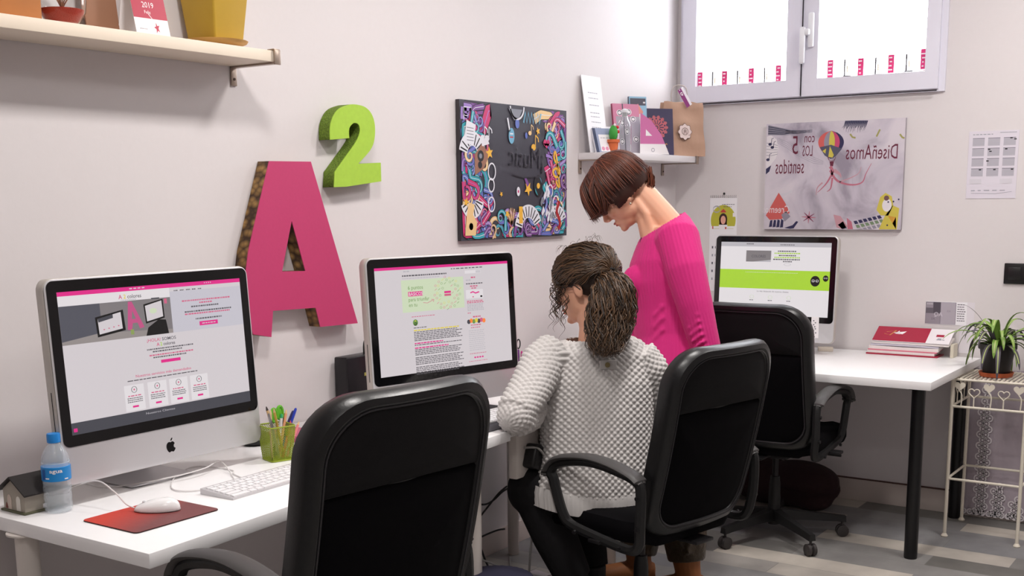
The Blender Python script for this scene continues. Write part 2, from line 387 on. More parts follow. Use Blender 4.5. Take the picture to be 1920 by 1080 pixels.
# ------------------------------------------------------------------ computers
alu = mat('brushed_aluminium', (205, 203, 206), .36, .35); alud = mat('aluminium_back', (190, 184, 178), .4, .2)
bezel = mat('black_bezel_glass', (8, 8, 10), .12, coat=.3); logo_m = mat('black_logo', (14, 14, 16), .15)
def rrect(w, h, r, n=6, cx=0, cy=0):
    out = []
    for k, (sx, sy) in enumerate(((1, 1), (-1, 1), (-1, -1), (1, -1))):
        for i in range(n + 1):
            a = PI / 2 * (k + i / n); out.append((cx + sx * (w / 2 - r) + r * math.cos(a), cy + sy * (h / 2 - r) + r * math.sin(a)))
    return out
def computer(label, loc, rz, draw, W=.64, tilt=3.5):
    t = thing('desktop_computer', label, 'computer', loc, rz)
    zc = .305; H = .50                      # body centre height above the desk, body height
    M = Matrix.Translation((0, -.12, zc)) @ Matrix.Rotation(math.radians(-tilt), 4, 'X')      # local x right, z up, -y to the viewer
    F = M @ Matrix.Rotation(PI / 2, 4, 'X')          # flat (u, v, n) with n toward the viewer
    # body shell: rounded slab bulging backwards
    b = MB(); rg = []
    for ins, y in ((.006, -.0), (.001, .002), (0, .006), (0, .026), (.003, .032), (.03, .040), (.1, .052), (.2, .058)):
        rg.append([M @ Vector((p[0], y, p[1])) for p in rrect(W - 2 * ins, H - 2 * ins, max(.002, .026 - ins * .1))])
    b.rings(rg); b.build('body_shell', alud, t)
    b = MB(); b.rings([[M @ Vector((p[0], y, p[1])) for p in rrect(W - 2 * i, H - 2 * i, .025)] for i, y in ((.004, .001), (.002, -.002), (.004, -.003))]); b.build('front_frame', alu, t)
    # glass: from top down to the chin
    ch = .092; gh = H - ch - .008; gc = H / 2 - .006 - gh / 2
    b = MB(); pts = rrect(W - .014, gh, .018, cy=gc); b.rings([[M @ Vector((p[0], y, p[1])) for p in pts] for y in (-.002, -.0045)])
    b.build('screen_glass', bezel, t)
    sw, sh = W - .014 - .052, gh - .055
    O = M @ Vector((-sw / 2, -.0046, gc - sh / 2)); U = (M.to_3x3() @ Vector((sw, 0, 0))); V = (M.to_3x3() @ Vector((0, 0, sh)))
    A = Art(O, U, V, .00008, .0001); draw(A); A.build('display', A.mats[0], t, smooth=0)
    b = MB(); b.tube([M @ Vector((W / 2 * -1 + .0, .012, -.02)), M @ Vector((-W / 2, .012, -.14))], .0012, 6); b.build('disc_slot', mat('slot_black', (15, 15, 15), .6), t)
    # apple shaped mark on the chin
    def apple():
        L = [(0, .55), (.28, .66), (.6, .56), (.78, .3), (.62, .12), (.56, -.12), (.66, -.34), (.88, -.48), (.72, -.78), (.45, -1), (.2, -.96), (0, -.9), (-.22, -.97), (-.46, -1), (-.74, -.72), (-.92, -.3), (-.92, .1), (-.76, .44), (-.42, .64), (-.16, .6)]
        return [(q.x, q.y) for q in bez([(x, y, 0) for x, y in L + [L[0]]], 4)[:-1]]
    b = MB(); s = .0165; MM = F @ Matrix.Translation((0, -H / 2 + ch / 2 - .001, .0028))
    b.prism([(x * s * .95, y * s) for x, y in apple()], .0006, MM)
    b.prism([(x * s, y * s) for x, y in ((.0, .78), (.05, 1.02), (.2, 1.2), (.38, 1.26), (.36, 1.04), (.22, .86))], .0006, MM)
    b.build('maker_logo', logo_m, t)
    # L shaped stand: plate on the desk and neck bent up behind
    b = MB(); w2 = .105
    prof = [(-.105, 0), (-.105, .006), (-.02, .010), (.06, .016), (.082, .028), (.088, .05), (.06, .12), (-.02, .24), (-.05, .24), (.045, .10), (.066, .06), (.05, .03), (.02, .012)]
    path = [(-.10, .005, .004), (0.03, .006, .005), (.075, .012, .006), (.09, .035, .007), (.08, .075, .007), (.03, .16, .006), (-.03, .25, .006)]
    pp = bez([(0, y, z) for y, z, _ in path], 6)
    b.tube(pp, [(w2, .0052)] * len(pp), 4, ref=(0, .001, 1)); 
    b.build('stand_foot', alu, t)
    return t
SW = emis('screen_white', (232, 226, 229), .68); SWG = emis('screen_offwhite', (222, 214, 218), .64); SP = emis('screen_pink', (214, 40, 130), .8); SD = emis('screen_darkgrey', (70, 70, 78), .7); SK = emis('screen_text', (96, 92, 98), .65)
SR = emis('screen_redtext', (205, 96, 130), .75); SG = emis('screen_green', (160, 200, 50), .8); SPG = emis('screen_palegreen', (196, 208, 178), .8); SGT = emis('screen_greentext', (110, 150, 80), .7); SY = emis('screen_yellow', (216, 196, 70), .8)
SLG = emis('screen_lightgrey', (188, 184, 190), .7); SB = emis('screen_black', (14, 14, 16), .5); SPA = emis('screen_photo_wall', (128, 122, 124), .7); SOR = emis('screen_orange', (240, 130, 60), .8)
def draw1(A):
    rg = random.Random(1)
    A.rect(0, 0, 1, 1, SWG); A.up()
    A.rect(0, .97, 1, 1, SP); A.rect(0, 0, 1, .085, SD); A.rect(.575, .63, 1, .94, emis('screen_panel', (206, 202, 212), .66)); A.rect(0, .90, .575, .97, SW)
    A.up()
    A.text('A', .30, .918, .042, SR, sx=.62, bold=.02); A.text('2', .325, .918, .042, SY, sx=.62, bold=.02); A.text('colores', .345, .918, .040, SK, sx=.62, bold=.01); A.dashes(.31, .39, .907, .006, SLG, rg, (.004, .012), .002)
    for i in range(5): A.dashes(.60 + .035 * i, .625 + .035 * i, .945, .008, SK, rg, (.004, .01), .002)
    for i in range(4): A.rect(.36 + i * .022, .982, .375 + i * .022, .99, SWG)
    for i in range(4): A.rect(.78 + i * .012, .982, .785 + i * .012, .99, SWG)
    # photograph in the page: grey wall, two screens, pink letter, dark chair
    k_ = lambda v: .63 + (v - .52) * .75
    def P_(pts, m): A.poly([(u, k_(v)) for u, v in pts], m)
    P_([(0, .52), (.575, .52), (.575, .88), (0, .88)], SPA); A.up()
    P_([(0, .52), (.2, .52), (.2, .88), (0, .88)], emis('screen_photo_shadow', (84, 84, 94), .7)); A.up(); P_([(0, .52), (.575, .52), (.575, .56), (.19, .60), (0, .55)], emis('screen_photo_desk', (150, 142, 140), .7)); A.up()
    P_([(.175, .56), (.32, .60), (.315, .80), (.17, .75)], SB); P_([(.33, .60), (.345, .87), (.365, .87), (.42, .61), (.395, .60), (.385, .66), (.36, .66), (.352, .59)], emis('screen_photo_pink', (196, 84, 134), .7)); P_([(.43, .64), (.535, .68), (.533, .87), (.425, .83)], SB); A.up()
    P_([(.185, .585), (.305, .62), (.302, .78), (.182, .735)], SWG); P_([(.437, .66), (.527, .695), (.525, .855), (.433, .815)], SWG); P_([(.357, .70), (.378, .70), (.363, .78)], SPA); A.up()
    P_([(.425, .52), (.44, .60), (.50, .67), (.54, .66), (.55, .52)], SB); P_([(.185, .70), (.26, .73), (.26, .765), (.182, .735)], SD); A.rect(.47, k_(.875), .515, k_(.895) - .006, SD); A.rect(.54, k_(.82), .555, k_(.87), SR); A.disc(.475, k_(.76), .02, SPG); A.rect(.345, k_(.55), .362, k_(.60), emis('screen_photo_cup', (140, 160, 90), .7)); A.up()
    for u in (.21, .235, .26, .285): A.disc(u, k_(.625 + (u - .2) * .3), .004, SR)
    for v, m, a, b_ in ((.86, SR, .64, .93), (.838, SR, .74, .82), (.812, SK, .69, .86), (.775, SK, .65, .93), (.757, SR, .65, .92), (.715, SK, .71, .87)):
        A.dashes(a, b_, v, .011, m, rg, (.004, .014), .003)
    A.rect(.73, .66, .84, .692, SP); A.up(); A.dashes(.745, .83, .676, .007, SWG, rg)
    A.text('¡HOLA!', .50, .582, .034, SR, 'RIGHT', sx=.7, bold=.01); A.text(' SOMOS', .50, .582, .034, SK, sx=.7, bold=.01)
    A.text('A', .475, .545, .036, SR, sx=.65, bold=.02); A.text('2', .495, .545, .036, SG, sx=.65, bold=.02); A.text('colores', .512, .545, .034, SK, sx=.65, bold=.015)
    for v, m, a, b_ in ((.525, SK, .42, .68), (.506, SK, .45, .62), (.480, SR, .43, .68), (.462, SK, .45, .64)): A.dashes(a, b_, v, .010, m, rg, (.004, .014), .003)
    A.rect(.49, .415, .60, .438, SP); A.text('Nuestros servicios más demandados', .50, .335, .028, SR, 'CENTER', sx=.75, bold=.01); A.dashes(.30, .70, .315, .007, SK, rg, (.01, .03))
    for i, u in enumerate((.33, .455, .575, .695)):
        A.rect(u - .052, .095, u + .052, .285, SW)
    A.up()
    for i, u in enumerate((.33, .455, .575, .695)):
        A.ring(u, .250, .014, .003, SK, asp=1.6); A.rect(u - .004, .244, u + .004, .256, SR); A.dashes(u - .035, u + .035, .205, .008, SR, rg); 
        for v in (.188, .174, .160): A.dashes(u - .04, u + .04, v, .006, SK, rg, (.004, .012), .002)
        A.rect(u - .016, .118, u + .016, .132, SP)
    A.text('Nuestros Clientes', .46, .05, .022, SLG, 'CENTER'); A.rect(.008, .02, .026, .046, SP)
def draw2(A):
    rg = random.Random(2)
    A.rect(0, 0, 1, 1, SWG); A.up(); A.rect(0, .975, 1, 1, SP)
    A.dashes(.20, .255, .955, .012, SLG, rg, (.01, .02)); A.dashes(.55, .80, .955, .009, SK, rg, (.01, .03), .008)
    A.dashes(.19, .52, .915, .013, SK, rg); A.dashes(.19, .46, .89, .007, SLG, rg); A.rect(.18, .575, .64, .875, SPG); A.up()
    A.text('6 puntos', .225, .785, .052, SGT, sx=.6); A.rect(.225, .722, .33, .765, SP); A.text('para triunfar', .225, .675, .05, SGT, sx=.6); A.text('en tu', .225, .625, .05, SGT, sx=.6)
    A.line([(.33, .655), (.36, .648), (.385, .662), (.405, .675)], .004, SR); A.line([(.39, .68), (.41, .678), (.405, .655)], .004, SR); A.up()
    A.text('BÁSICOS', .228, .728, .044, SW, sx=.6, bold=.01)
    cx, cy = .515, .725
    for i in range(44):
        a = i * 2.399; r = .045 + .075 * math.sqrt(i / 44); u = cx + r * math.cos(a) * .85; v = cy + r * math.sin(a) * 1.35
        m = (SR, SGT, SY, SP, SGT)[i % 5]; (A.ring(u, v, .007, .002, m, 8, asp=1.5) if i % 3 else A.line([(u - .008, v - .006), (u + .008, v + .01)], .003, m))
    A.rect(cx - .025, cy + .002, cx + .025, cy + .022, SP); A.rect(cx - .025, cy - .025, cx + .025, cy - .005, SR)
    A.rect(.655, .90, .78, .93, SW); A.rect(.74, .903, .778, .927, SLG); A.dashes(.70, .745, .86, .014, SR, rg); A.dashes(.66, .70, .835, .01, SLG, rg)
    A.dashes(.66, .79, .80, .01, SK, rg); A.dashes(.69, .76, .775, .012, SR, rg); A.dashes(.70, .745, .755, .01, SR, rg); A.rect(.655, .655, .79, .74, SW); A.up()
    A.line([(.69, .71), (.71, .72), (.73, .705), (.76, .715)], .012, SP); A.disc(.71, .67, .006, SR); A.disc(.775, .67, .009, SB)
    for v in (.63, .615, .60, .585, .57, .555, .54): A.dashes(.66, .79, v, .009, SR if v > .61 else SLG, rg)
    A.dashes(.66, .69, .515, .008, SR, rg); A.dashes(.70, .76, .475, .014, SR, rg)
    for i, c in enumerate((SD, SOR, SGT, SY, SD, SR, SOR)): A.disc(.665 + i * .02, .43 + .008 * (i % 2), .013, c, .022)
    A.dashes(.68, .77, .395, .01, SR, rg); A.dashes(.68, .75, .37, .008, SR, rg)
    for k in range(11): A.dashes(.66, .785, .34 - .019 * k, .006, SLG, rg)
    A.dashes(.66, .79, .115, .006, SR, rg); 
    for i in range(4): A.disc(.70 + .02 * i, .075, .008, SP)
    A.dashes(.65, .80, .04, .005, SR, rg)
    A.dashes(.24, .41, .53, .006, SR, rg); A.disc(.265, .475, .018, SGT, .03); A.disc(.265, .462, .014, SB, .018); A.disc(.265, .49, .006, SY)
    A.dashes(.25, .35, .425, .007, SK, rg)
    y = .40
    for k in range(24):
        if k in (7, 9, 14, 19): y -= .012
        m = SY if k == 0 else (SP if k in (7, 9) else SK)
        A.dashes(.25, (.60, .58, .61, .57)[k % 4] if k not in (7, 9) else (.50 if k == 9 else .46), y, .0075 if m == SK else .011, m, rg, (.01, .03), .004); y -= .0158
def draw3(A):
    rg = random.Random(3)
    A.rect(0, 0, 1, 1, SW); A.up(); A.rect(0, .94, 1, 1, SLG); A.rect(0, .36, 1, .62, SG); A.rect(.24, .73, .47, .885, SPA); A.up()
    A.dashes(.24, .31, .975, .012, SK, rg); A.dashes(.40, .46, .97, .008, SLG, rg); A.dashes(.55, .68, .968, .01, SK, rg); A.text('COLORES', .355, .79, .05, SK, 'CENTER', sx=.6, bold=.02); A.poly([(.30, .73), (.47, .73), (.47, .76)], SLG)
    for i, (v, a, b_) in enumerate(((.88, .53, .70), (.852, .50, .73), (.822, .54, .70), (.795, .50, .73), (.768, .49, .73), (.74, .58, .66))): A.dashes(a, b_, v, .016, SG if i in (1, 3) else SK, rg)
    A.ring(.62, .70, .03, .004, SLG, asp=.5); A.dashes(.24, .72, .585, .006, SPG, rg); A.text('Lo más destacado de nuestros clientes', .50, .315, .03, SK, 'CENTER', sx=.62)
    for u in (.31, .48, .65): A.ring(u, .245, .018, .004, SPG, asp=1.3); A.dashes(u - .02, u + .025, .20, .01, SK, rg)
    A.disc(.875, .485, .042, SB, .072); A.disc(.965, .525, .024, SB, .042); A.up()
    for u, v, r in ((.875, .485, 1), (.965, .525, .55)):
        for s in (-1, 1): A.ring(u + s * .017 * r, v + .004, .011 * r, .004 * r, SW, asp=1.5); A.disc(u + s * .014 * r, v, .004 * r, SW)
computer('large silver desktop computer nearest the camera, behind the red mouse mat', (1.935, 2.55, DZ), 0, draw1)
computer('silver desktop computer on the middle desk, showing a page with a pale green banner', (3.050, 2.452, DZ), math.radians(-12), draw2)
computer('silver desktop computer on the black-legged desk, showing a green band', (5.372, 2.083, DZ), -PI / 2, draw3, W=.615)

# ------------------------------------------------------------------ office chairs
lea = mat('black_leather', (17, 17, 19), .34, bump=(260, .35, .0006), spec=.55); fab = mat('black_fabric', (6, 5, 8), .95, bump=(700, .4, .0006), spec=.15); vin = mat('charcoal_backing', (19, 18, 20), .75, bump=(700, .35, .0005), spec=.25)
plas = mat('black_plastic', (30, 30, 31), .45, spec=.4); plg = mat('worn_grey_plastic', (70, 68, 68), .5, bump=(300, .3, .0005)); pip = mat('piping', (44, 43, 46), .35); cast_m = mat('caster_grey', (58, 54, 54), .55, bump=(80, .3, .001))
steel_d = mat('dark_steel', (45, 44, 46), .35, .6)
def office_chair(label, loc, rz, zo=0.0, base_rot=0.0, aw=.262):
    t = thing('office_chair', label, 'chair', loc, rz, None)
    Z = lambda z: z + zo
    Hb = .615; Z0 = .445
    def outline(w_, h_, rt, rb, n=9):
        out = []
        for (cx, cz, r, a0) in ((w_ / 2 - rt, h_ - rt, rt, 0), (-w_ / 2 + rt, h_ - rt, rt, 90), (-w_ / 2 + rb, rb, rb, 180), (w_ / 2 - rb, rb, rb, 270)):
            for i in range(n + 1):
                a = math.radians(a0 + 90 * i / n); out.append((cx + r * math.cos(a), cz + r * math.sin(a)))
        # denser sides
        dn = []
        for i in range(len(out)):
            a = out[i]; b_ = out[(i + 1) % len(out)]; L = math.hypot(b_[0] - a[0], b_[1] - a[1]); k = max(1, int(L / .05))
            for j in range(k): dn.append((a[0] + (b_[0] - a[0]) * j / k, a[1] + (b_[1] - a[1]) * j / k))
        return dn
    ol = outline(.51, Hb, .12, .10)
    def pos(x, y, h):                      # bend of the backrest: taper, recline, lumbar curve
        k = h / Hb; x = x * (1 - .02 * (1 - k) ** 2)
        yy = -.215 - .135 * k - .012 * math.sin(PI * min(1, max(0, k))) + .045 * (x / .28) ** 2
        return Vector((x, yy + y, Z(Z0 + h)))
    def inset(d):
        cx, cz = 0, Hb / 2
        out = []
        for x, z in ol:
            fx = (.255 - d) / .255; fz = (Hb / 2 - d) / (Hb / 2); out.append((cx + (x - cx) * fx, cz + (z - cz) * fz))
        return out
    b = MB(); rg = []
    for d, y in ((.22, .0), (.12, .004), (.06, .0), (.042, -.024), (.036, -.034), (.026, -.040), (.012, -.037), (.002, -.022), (0, .0), (.004, .022), (.02, .04), (.045, .05), (.075, .044), (.09, .04), (.16, .05), (.24, .052)):
        rg.append([pos(x, y, h) for x, h in inset(d)])
    b.rings(rg); cush = b.build('backrest', lea, t)
    # back covers: upper leatherette panel and lower fabric panel, bounded by piping
    inn = inset(.036); seam = Hb - .205
    def clip(pts, z, keep_up):
        out = []
        for i in range(len(pts)):
            a = pts[i]; c = pts[(i + 1) % len(pts)]; ia = (a[1] >= z) == keep_up; ic = (c[1] >= z) == keep_up
            if ia: out.append(a)
            if ia != ic:
                k = (z - a[1]) / (c[1] - a[1]); out.append((a[0] + (c[0] - a[0]) * k, z))
        return out
    def panel(pts, y0, nm, m):
        cxm = sum(p[0] for p in pts) / len(pts); czm = sum(p[1] for p in pts) / len(pts); b = MB(); rg = []
        for k, dy in ((1, 0), (1, -.006), (.96, -.011), (.7, -.012), (.35, -.012)):
            rg.append([pos(cxm + (x - cxm) * k, y0 + dy, czm + (z - czm) * k) for x, z in pts])
        b.rings(rg); return b.build(nm, m, cush)
    panel(clip(inn, seam, True), -.022, 'upper_back_cover', vin); panel(clip(inn, seam - .002, False), -.020, 'lower_back_cover', fab)
    b = MB(); b.tube([pos(x, -.036, z) for x, z in inset(.034)], .0028, 6, closed=True); b.build('piping', pip, cush)
    # seat
    b = MB(); rg = []
    for s_, z in ((.90, .425), (.97, .43), (1, .45), (1, .475), (.96, .497), (.85, .507), (.5, .505)):
        rg.append([Vector((p[0] * s_, p[1] * s_ + .02 + .0, Z(z - .015 + (.010 if abs(p[0]) > .2 else 0)))) for p in rrect(.50, .49, .10, 8)])
    b.rings(rg); b.build('seat', fab, t)
    b = MB(); b.box((0, 0, Z(.395)), (.20, .26, .03), .008); b.box((0, -.19, Z(.405)), (.09, .16, .012), .004); b.tube([(.08, .05, Z(.39)), (.27, .06, Z(.385))], .006, 8); b.build('tilt_mechanism', steel_d, t)
    # arms: closed loops with a pad
    for s in (-1, 1):
        x = s * aw
        loop = [(x * .97, -.235, Z(.455)), (x, -.243, Z(.52)), (x, -.245, Z(.62)), (x, -.225, Z(.65)), (x, -.14, Z(.670)), (x, -.04, Z(.680)), (x, .05, Z(.670)), (x, .115, Z(.650)), (x, .14, Z(.620)), (x, .128, Z(.60)), (x, .118, Z(.57)), (x, .085, Z(.49)), (x * .97, .055, Z(.455)), (x * .95, -.04, Z(.435)), (x * .95, -.16, Z(.42)), (x * .96, -.215, Z(.425))]
        L = bez(loop + [loop[0]], 5)[:-1]; b = MB()
        b.tube(L, [(.017, .017)] * len(L), 8, closed=True, ref=(1, 0, 0)); arm = b.build('armrest', plas, t)
        P = bez([(x, -.25, Z(.645)), (x, -.215, Z(.666)), (x, -.13, Z(.688)), (x, -.04, Z(.696)), (x, .05, Z(.686)), (x, .115, Z(.667)), (x, .15, Z(.63)), (x, .157, Z(.605))], 6)
        b = MB(); n = len(P); b.tube(P, [((.030 if 1 < i < n - 2 else .018), (.010 if 1 < i < n - 2 else .006)) for i in range(n)], 12, ref=(0, -.3, 1)); b.build('arm_pad', plg, arm)
        for yy, zz in ((-.243, .50), (-.243, .60), (-.17, .425), (.02, .442)):
            b = MB(); b.tube([(x + s * .012, yy, Z(zz)), (x + s * .020, yy, Z(zz))], .007, 10); b.build('screw', steel_d, arm)
        b = MB(); b.box((s * .25, -.06, Z(.425)), (.12, .05, .012), .003); b.build('arm_bracket', steel_d, arm)
    b = MB(); b.lathe([(.014, .18), (.014, Z(.39))], seg=16); b.build('gas_lift', steel_d, t)
    b = MB(); b.lathe([(.026, .06), (.028, .10), (.025, .24), (.021, .27), (.021, .275)], seg=20); b.build('column_cover', plas, t)
    for k in range(5):
        a = base_rot + k * 2 * PI / 5; d = Vector((math.cos(a), math.sin(a), 0)); p = Vector((-d.y, d.x, 0))
        b = MB(); rg = []
        for r, zc_, hw, hh in ((.02, .105, .026, .024), (.12, .098, .020, .018), (.27, .085, .016, .014), (.315, .080, .016, .013)):
            c = d * r + Vector((0, 0, zc_)); rg.append([c + p * hw * sx * (1 if sz < 0 else .75) + Vector((0, 0, hh * sz)) for sx, sz in ((-1, -1), (1, -1), (1, 1), (-1, 1))])
        b.rings(rg); lg = b.build('base_leg', plas, t, smooth=20)
        c = d * .302; b = MB(); b.lathe([(.006, .03), (.006, .075)], c, 8); rr = .026
        for sx in (-1, 1):
            e = c + p * sx * .012 + Vector((0, 0, rr)); q = p * .009
            b.rings([[e + q * sy * 1.0 + (d * math.cos(2 * PI * i / 20) + Vector((0, 0, 1)) * math.sin(2 * PI * i / 20)) * (rr if ab else rr * .8) for i in range(20)] for sy, ab in ((-1, 0), (-.7, 1), (.7, 1), (1, 0))])
        b.box(c + Vector((0, 0, .040)), (.03, .03, .012), .004, Matrix.Rotation(a, 3, 'Z')); b.build('caster', cast_m, lg)
    return t
office_chair('empty black office chair nearest the camera, in front of the large screen', (1.812, 1.80, 0), math.radians(-7), .055, .3, .252)
office_chair('black office chair in which the woman in the grey sweater sits', (3.380, 1.787, 0), math.radians(-12), -.025, .9, .298)
office_chair('empty black office chair at the desk with black legs, its wheels in view', (4.712, 1.834, 0), -PI / 2, 0, math.radians(90 + 159.6))
# ------------------------------------------------------------------ wall letters
def place_flat(me, M):
    me.transform(M); return me
WF = Matrix(((1, 0, 0, 0), (0, 0, -1, 0), (0, 1, 0, 0), (0, 0, 0, 1)))      # (u,v,n) -> x=u, z=v, y=-n : facing the room from the left wall
LF = 2.69
def letter(name, label, pts, face_m, side_m, Yf=LF, Yb=YW - .002):
    loops = [[(at_y(px, py, Yf).x, at_y(px, py, Yf).z) for px, py in lp] for lp in pts]
    t = thing(name, label, 'wall letter', (sum(p[0] for p in loops[0]) / len(loops[0]), YW, min(p[1] for p in loops[0])), 0)
    me = shape_mesh(loops, (Yb - Yf - .003) / 2); me.transform(Matrix.Translation((0, (Yf + .003 + Yb) / 2, 0)) @ WF); me.materials.append(side_m); link('side_body', me, t, True)
    me = shape_mesh(loops, .0015); me.transform(Matrix.Translation((0, Yf + .0015, 0)) @ WF); me.materials.append(face_m); link('front_face', me, t, True)
    return t
def wicker():
    m = bpy.data.materials.new('woven_brown_side'); m.use_nodes = True; nt = m.node_tree; b = nt.nodes['Principled BSDF']; N = nt.nodes.new; L = nt.links.new
    tc = N('ShaderNodeTexCoord'); mp = N('ShaderNodeMapping'); L(tc.outputs['Object'], mp.inputs[0]); mp.inputs['Rotation'].default_value = (0, .5, 0); mp.inputs['Scale'].default_value = (70, 40, 48)
    wv = N('ShaderNodeTexVoronoi'); L(mp.outputs[0], wv.inputs['Vector']); wv.inputs['Scale'].default_value = 1.0
    rp = N('ShaderNodeValToRGB'); L(wv.outputs['Distance'], rp.inputs[0]); e = rp.color_ramp.elements; e[0].color = rgb(166, 128, 74); e[1].color = rgb(62, 40, 22); e[1].position = .75
    L(rp.outputs[0], b.inputs['Base Color']); b.inputs['Roughness'].default_value = .8
    bp = N('ShaderNodeBump'); bp.inputs['Distance'].default_value = .004; L(wv.outputs['Distance'], bp.inputs['Height']); bp.invert = True; L(bp.outputs[0], b.inputs['Normal']); return m
letter('letter_a', 'large pink letter A with woven brown sides, on the wall', [[(505, 302), (583, 303), (671, 606), (601, 613), (592, 577), (512, 583), (509, 632), (475, 627), (455, 560), (466, 470)], [(547, 414), (573, 508), (529, 509)]], mat('pink_letter_face', (192, 58, 108), .6, bump=(90, .2, .001), var=.04), wicker())
two0 = [(619, 262), (620, 232), (632, 207), (652, 197), (668, 196), (685, 201), (697, 214), (703, 235), (702, 262), (694, 282), (672, 307), (714, 305), (715, 340), (650, 350), (626, 351), (628, 322), (650, 291), (668, 265), (675, 246), (672, 233), (663, 231), (655, 241), (655, 259)]
_s1 = bez([(x, y, 0) for x, y in two0[0:15]], 4); _s2 = bez([(x, y, 0) for x, y in two0[20:29]], 4) if 0 else None
two = [(q.x, q.y) for q in bez([(x, y, 0) for x, y in two0[0:11]], 4)] + two0[11:15] + [(q.x, q.y) for q in bez([(x, y, 0) for x, y in two0[15:]], 4)]
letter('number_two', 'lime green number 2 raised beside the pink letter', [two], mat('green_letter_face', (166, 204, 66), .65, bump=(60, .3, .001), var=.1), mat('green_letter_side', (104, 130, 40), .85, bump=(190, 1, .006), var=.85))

# ------------------------------------------------------------------ posters
def music_board():
    TL, TR, BL, BR = (at_y(858, 186, YW - .02), at_y(1061, 207, YW - .02), at_y(868, 454, YW - .02), at_y(1063, 439.5, YW - .02))
    x0 = (TL.x + BL.x) / 2; x1 = (TR.x + BR.x) / 2; z1 = (TL.z + TR.z) / 2; z0 = (BL.z + BR.z) / 2
    t = thing('music_poster', 'dark square poster of colourful music doodles, on the left wall', 'poster', ((x0 + x1) / 2, YW, z0))
    b = MB(); b.box(((x0 + x1) / 2, YW - .011, (z0 + z1) / 2), (x1 - x0, .018, z1 - z0), .001); b.build('panel', mat('poster_board_edge', (58, 52, 56), .6), t, True)
    W, H = x1 - x0, z1 - z0; A = Art((x0, YW - .02, z0), (1, 0, 0), (0, 0, 1), .000009, .00015)
    DK = mat('doodle_ground', (56, 54, 66), .55, var=.08, bump=(40, .1)); P = {k: mat('doodle_' + k, c, .5) for k, c in dict(purple=(118, 66, 140), lilac=(150, 118, 190), blue=(92, 110, 186), teal=(44, 158, 172), pink=(196, 46, 108), cream=(232, 196, 140), gold=(232, 178, 60), white=(222, 222, 230), brown=(150, 104, 84), grey=(128, 130, 142), black=(24, 22, 30), red=(190, 44, 52), sky=(110, 170, 200)).items()}
    A.rect(.0, 0, W, H, DK); A.up(); rg = random.Random(11)
    def swirl(u, v, r, c, c2, tw=1.3, a0=0, d=1, w0=.35):
        def pts(k): return [(u + r * (1 - .82 * i / 22) * math.cos(a0 + d * tw * 2 * PI * i / 22), v + r * (1 - .82 * i / 22) * math.sin(a0 + d * tw * 2 * PI * i / 22)) for i in range(23)]
        tail = [(u + r * math.cos(a0) - d * math.sin(a0) * -r * 1.6 * (1 - i / 6), v + r * math.sin(a0) + d * math.cos(a0) * -r * 1.6 * (1 - i / 6)) for i in range(6)]
        L = tail + pts(0); e_ = r * w0 * .62 + .001; L = [(min(max(a_, e_), W - e_), min(max(b_, e_), H - e_)) for a_, b_ in L]
        A.line(L, r * w0 * 1.25, P['black'], r * .10); A.up(); A.line(L, r * w0, c, r * .08); A.up(); A.line(L, r * .07, c2, r * .02); A.up()
    cols = ['purple', 'lilac', 'blue', 'teal', 'pink', 'purple', 'pink', 'blue', 'cream', 'teal']
    def inside(u, v):
        return ((u - W * .5) / (W * .29)) ** 2 + ((v - H * .52) / (H * .34)) ** 2
    n = 0
    for k in range(1500):
        u, v = rg.uniform(.015, W - .015), rg.uniform(.015, H - .015); r = rg.uniform(.034, .058) * (1.3 if n < 60 else .62)
        if inside(u, v) < (1.32 if n < 60 else 1.08): continue
        if abs(u - W * .5) < W * .28 and v > H * .72: continue
        a0 = rg.uniform(0, 6.28); d = rg.choice((-1, 1))
        tu = u + r * math.cos(a0) + d * math.sin(a0) * r * 1.6; tv = v + r * math.sin(a0) - d * math.cos(a0) * r * 1.6
        if inside(tu, tv) < .9: continue
        swirl(u, v, r, P[cols[n % len(cols)]], P['white' if n % 3 else 'lilac'], rg.uniform(.8, 1.25), a0, d, rg.uniform(.5, .8)); n += 1
        if n > 150: break
    def keys(u, v, r, a0, a1, n):
        A.line([(u + r * math.cos(a0 + (a1 - a0) * i / 20), v + r * math.sin(a0 + (a1 - a0) * i / 20)) for i in range(21)], .055, P['white']); A.up()
        for i in range(n):
            a = a0 + (a1 - a0) * (i + .5) / n; A.line([(u + (r - .024) * math.cos(a), v + (r - .024) * math.sin(a)), (u + (r + .02) * math.cos(a), v + (r + .02) * math.sin(a))], .006, P['black'])
        A.up()
    def note(u, v, s, c): A.disc(u, v, s * .35, c, s * .26); A.rect(u + s * .24, v, u + s * .33, v + s, c); A.line([(u + s * .3, v + s), (u + s * .7, v + s * .75), (u + s * .75, v + s * .45)], s * .12, c); A.up()
    keys(.05, H * .60, .075, PI * 1.0, 0.05, 9) if 0 else keys(.075, H * .62, .06, PI * .95, .1, 9)
    keys(.07, H * .30, .05, PI * 1.1, PI * 1.95, 8); keys(W * .60, .035, .075, PI * .95, PI * .1, 10); keys(W - .085, .055, .05, PI * .75, PI * .1, 6)
    # loudspeaker, sheets, guitar, accordion, saxophone-like curves
    A.poly([(.09, H * .47), (.15, H * .52), (.19, H * .62), (.14, H * .70), (.09, H * .62)], P['brown']); A.up(); A.disc(.13, H * .61, .022, P['black']); A.disc(.125, H * .545, .014, P['black']); A.up(); A.disc(.13, H * .61, .010, P['grey']); A.up()
    A.poly([(.02, H * .70), (.085, H * .68), (.10, H * .83), (.04, H * .86)], P['white']); A.poly([(.14, H * .68), (.19, H * .70), (.17, H * .76), (.135, H * .74)], P['white']); A.up()
    for i in range(5): A.line([(.04, H * (.72 + .022 * i)), (.085, H * (.715 + .022 * i))], .003, P['grey'])
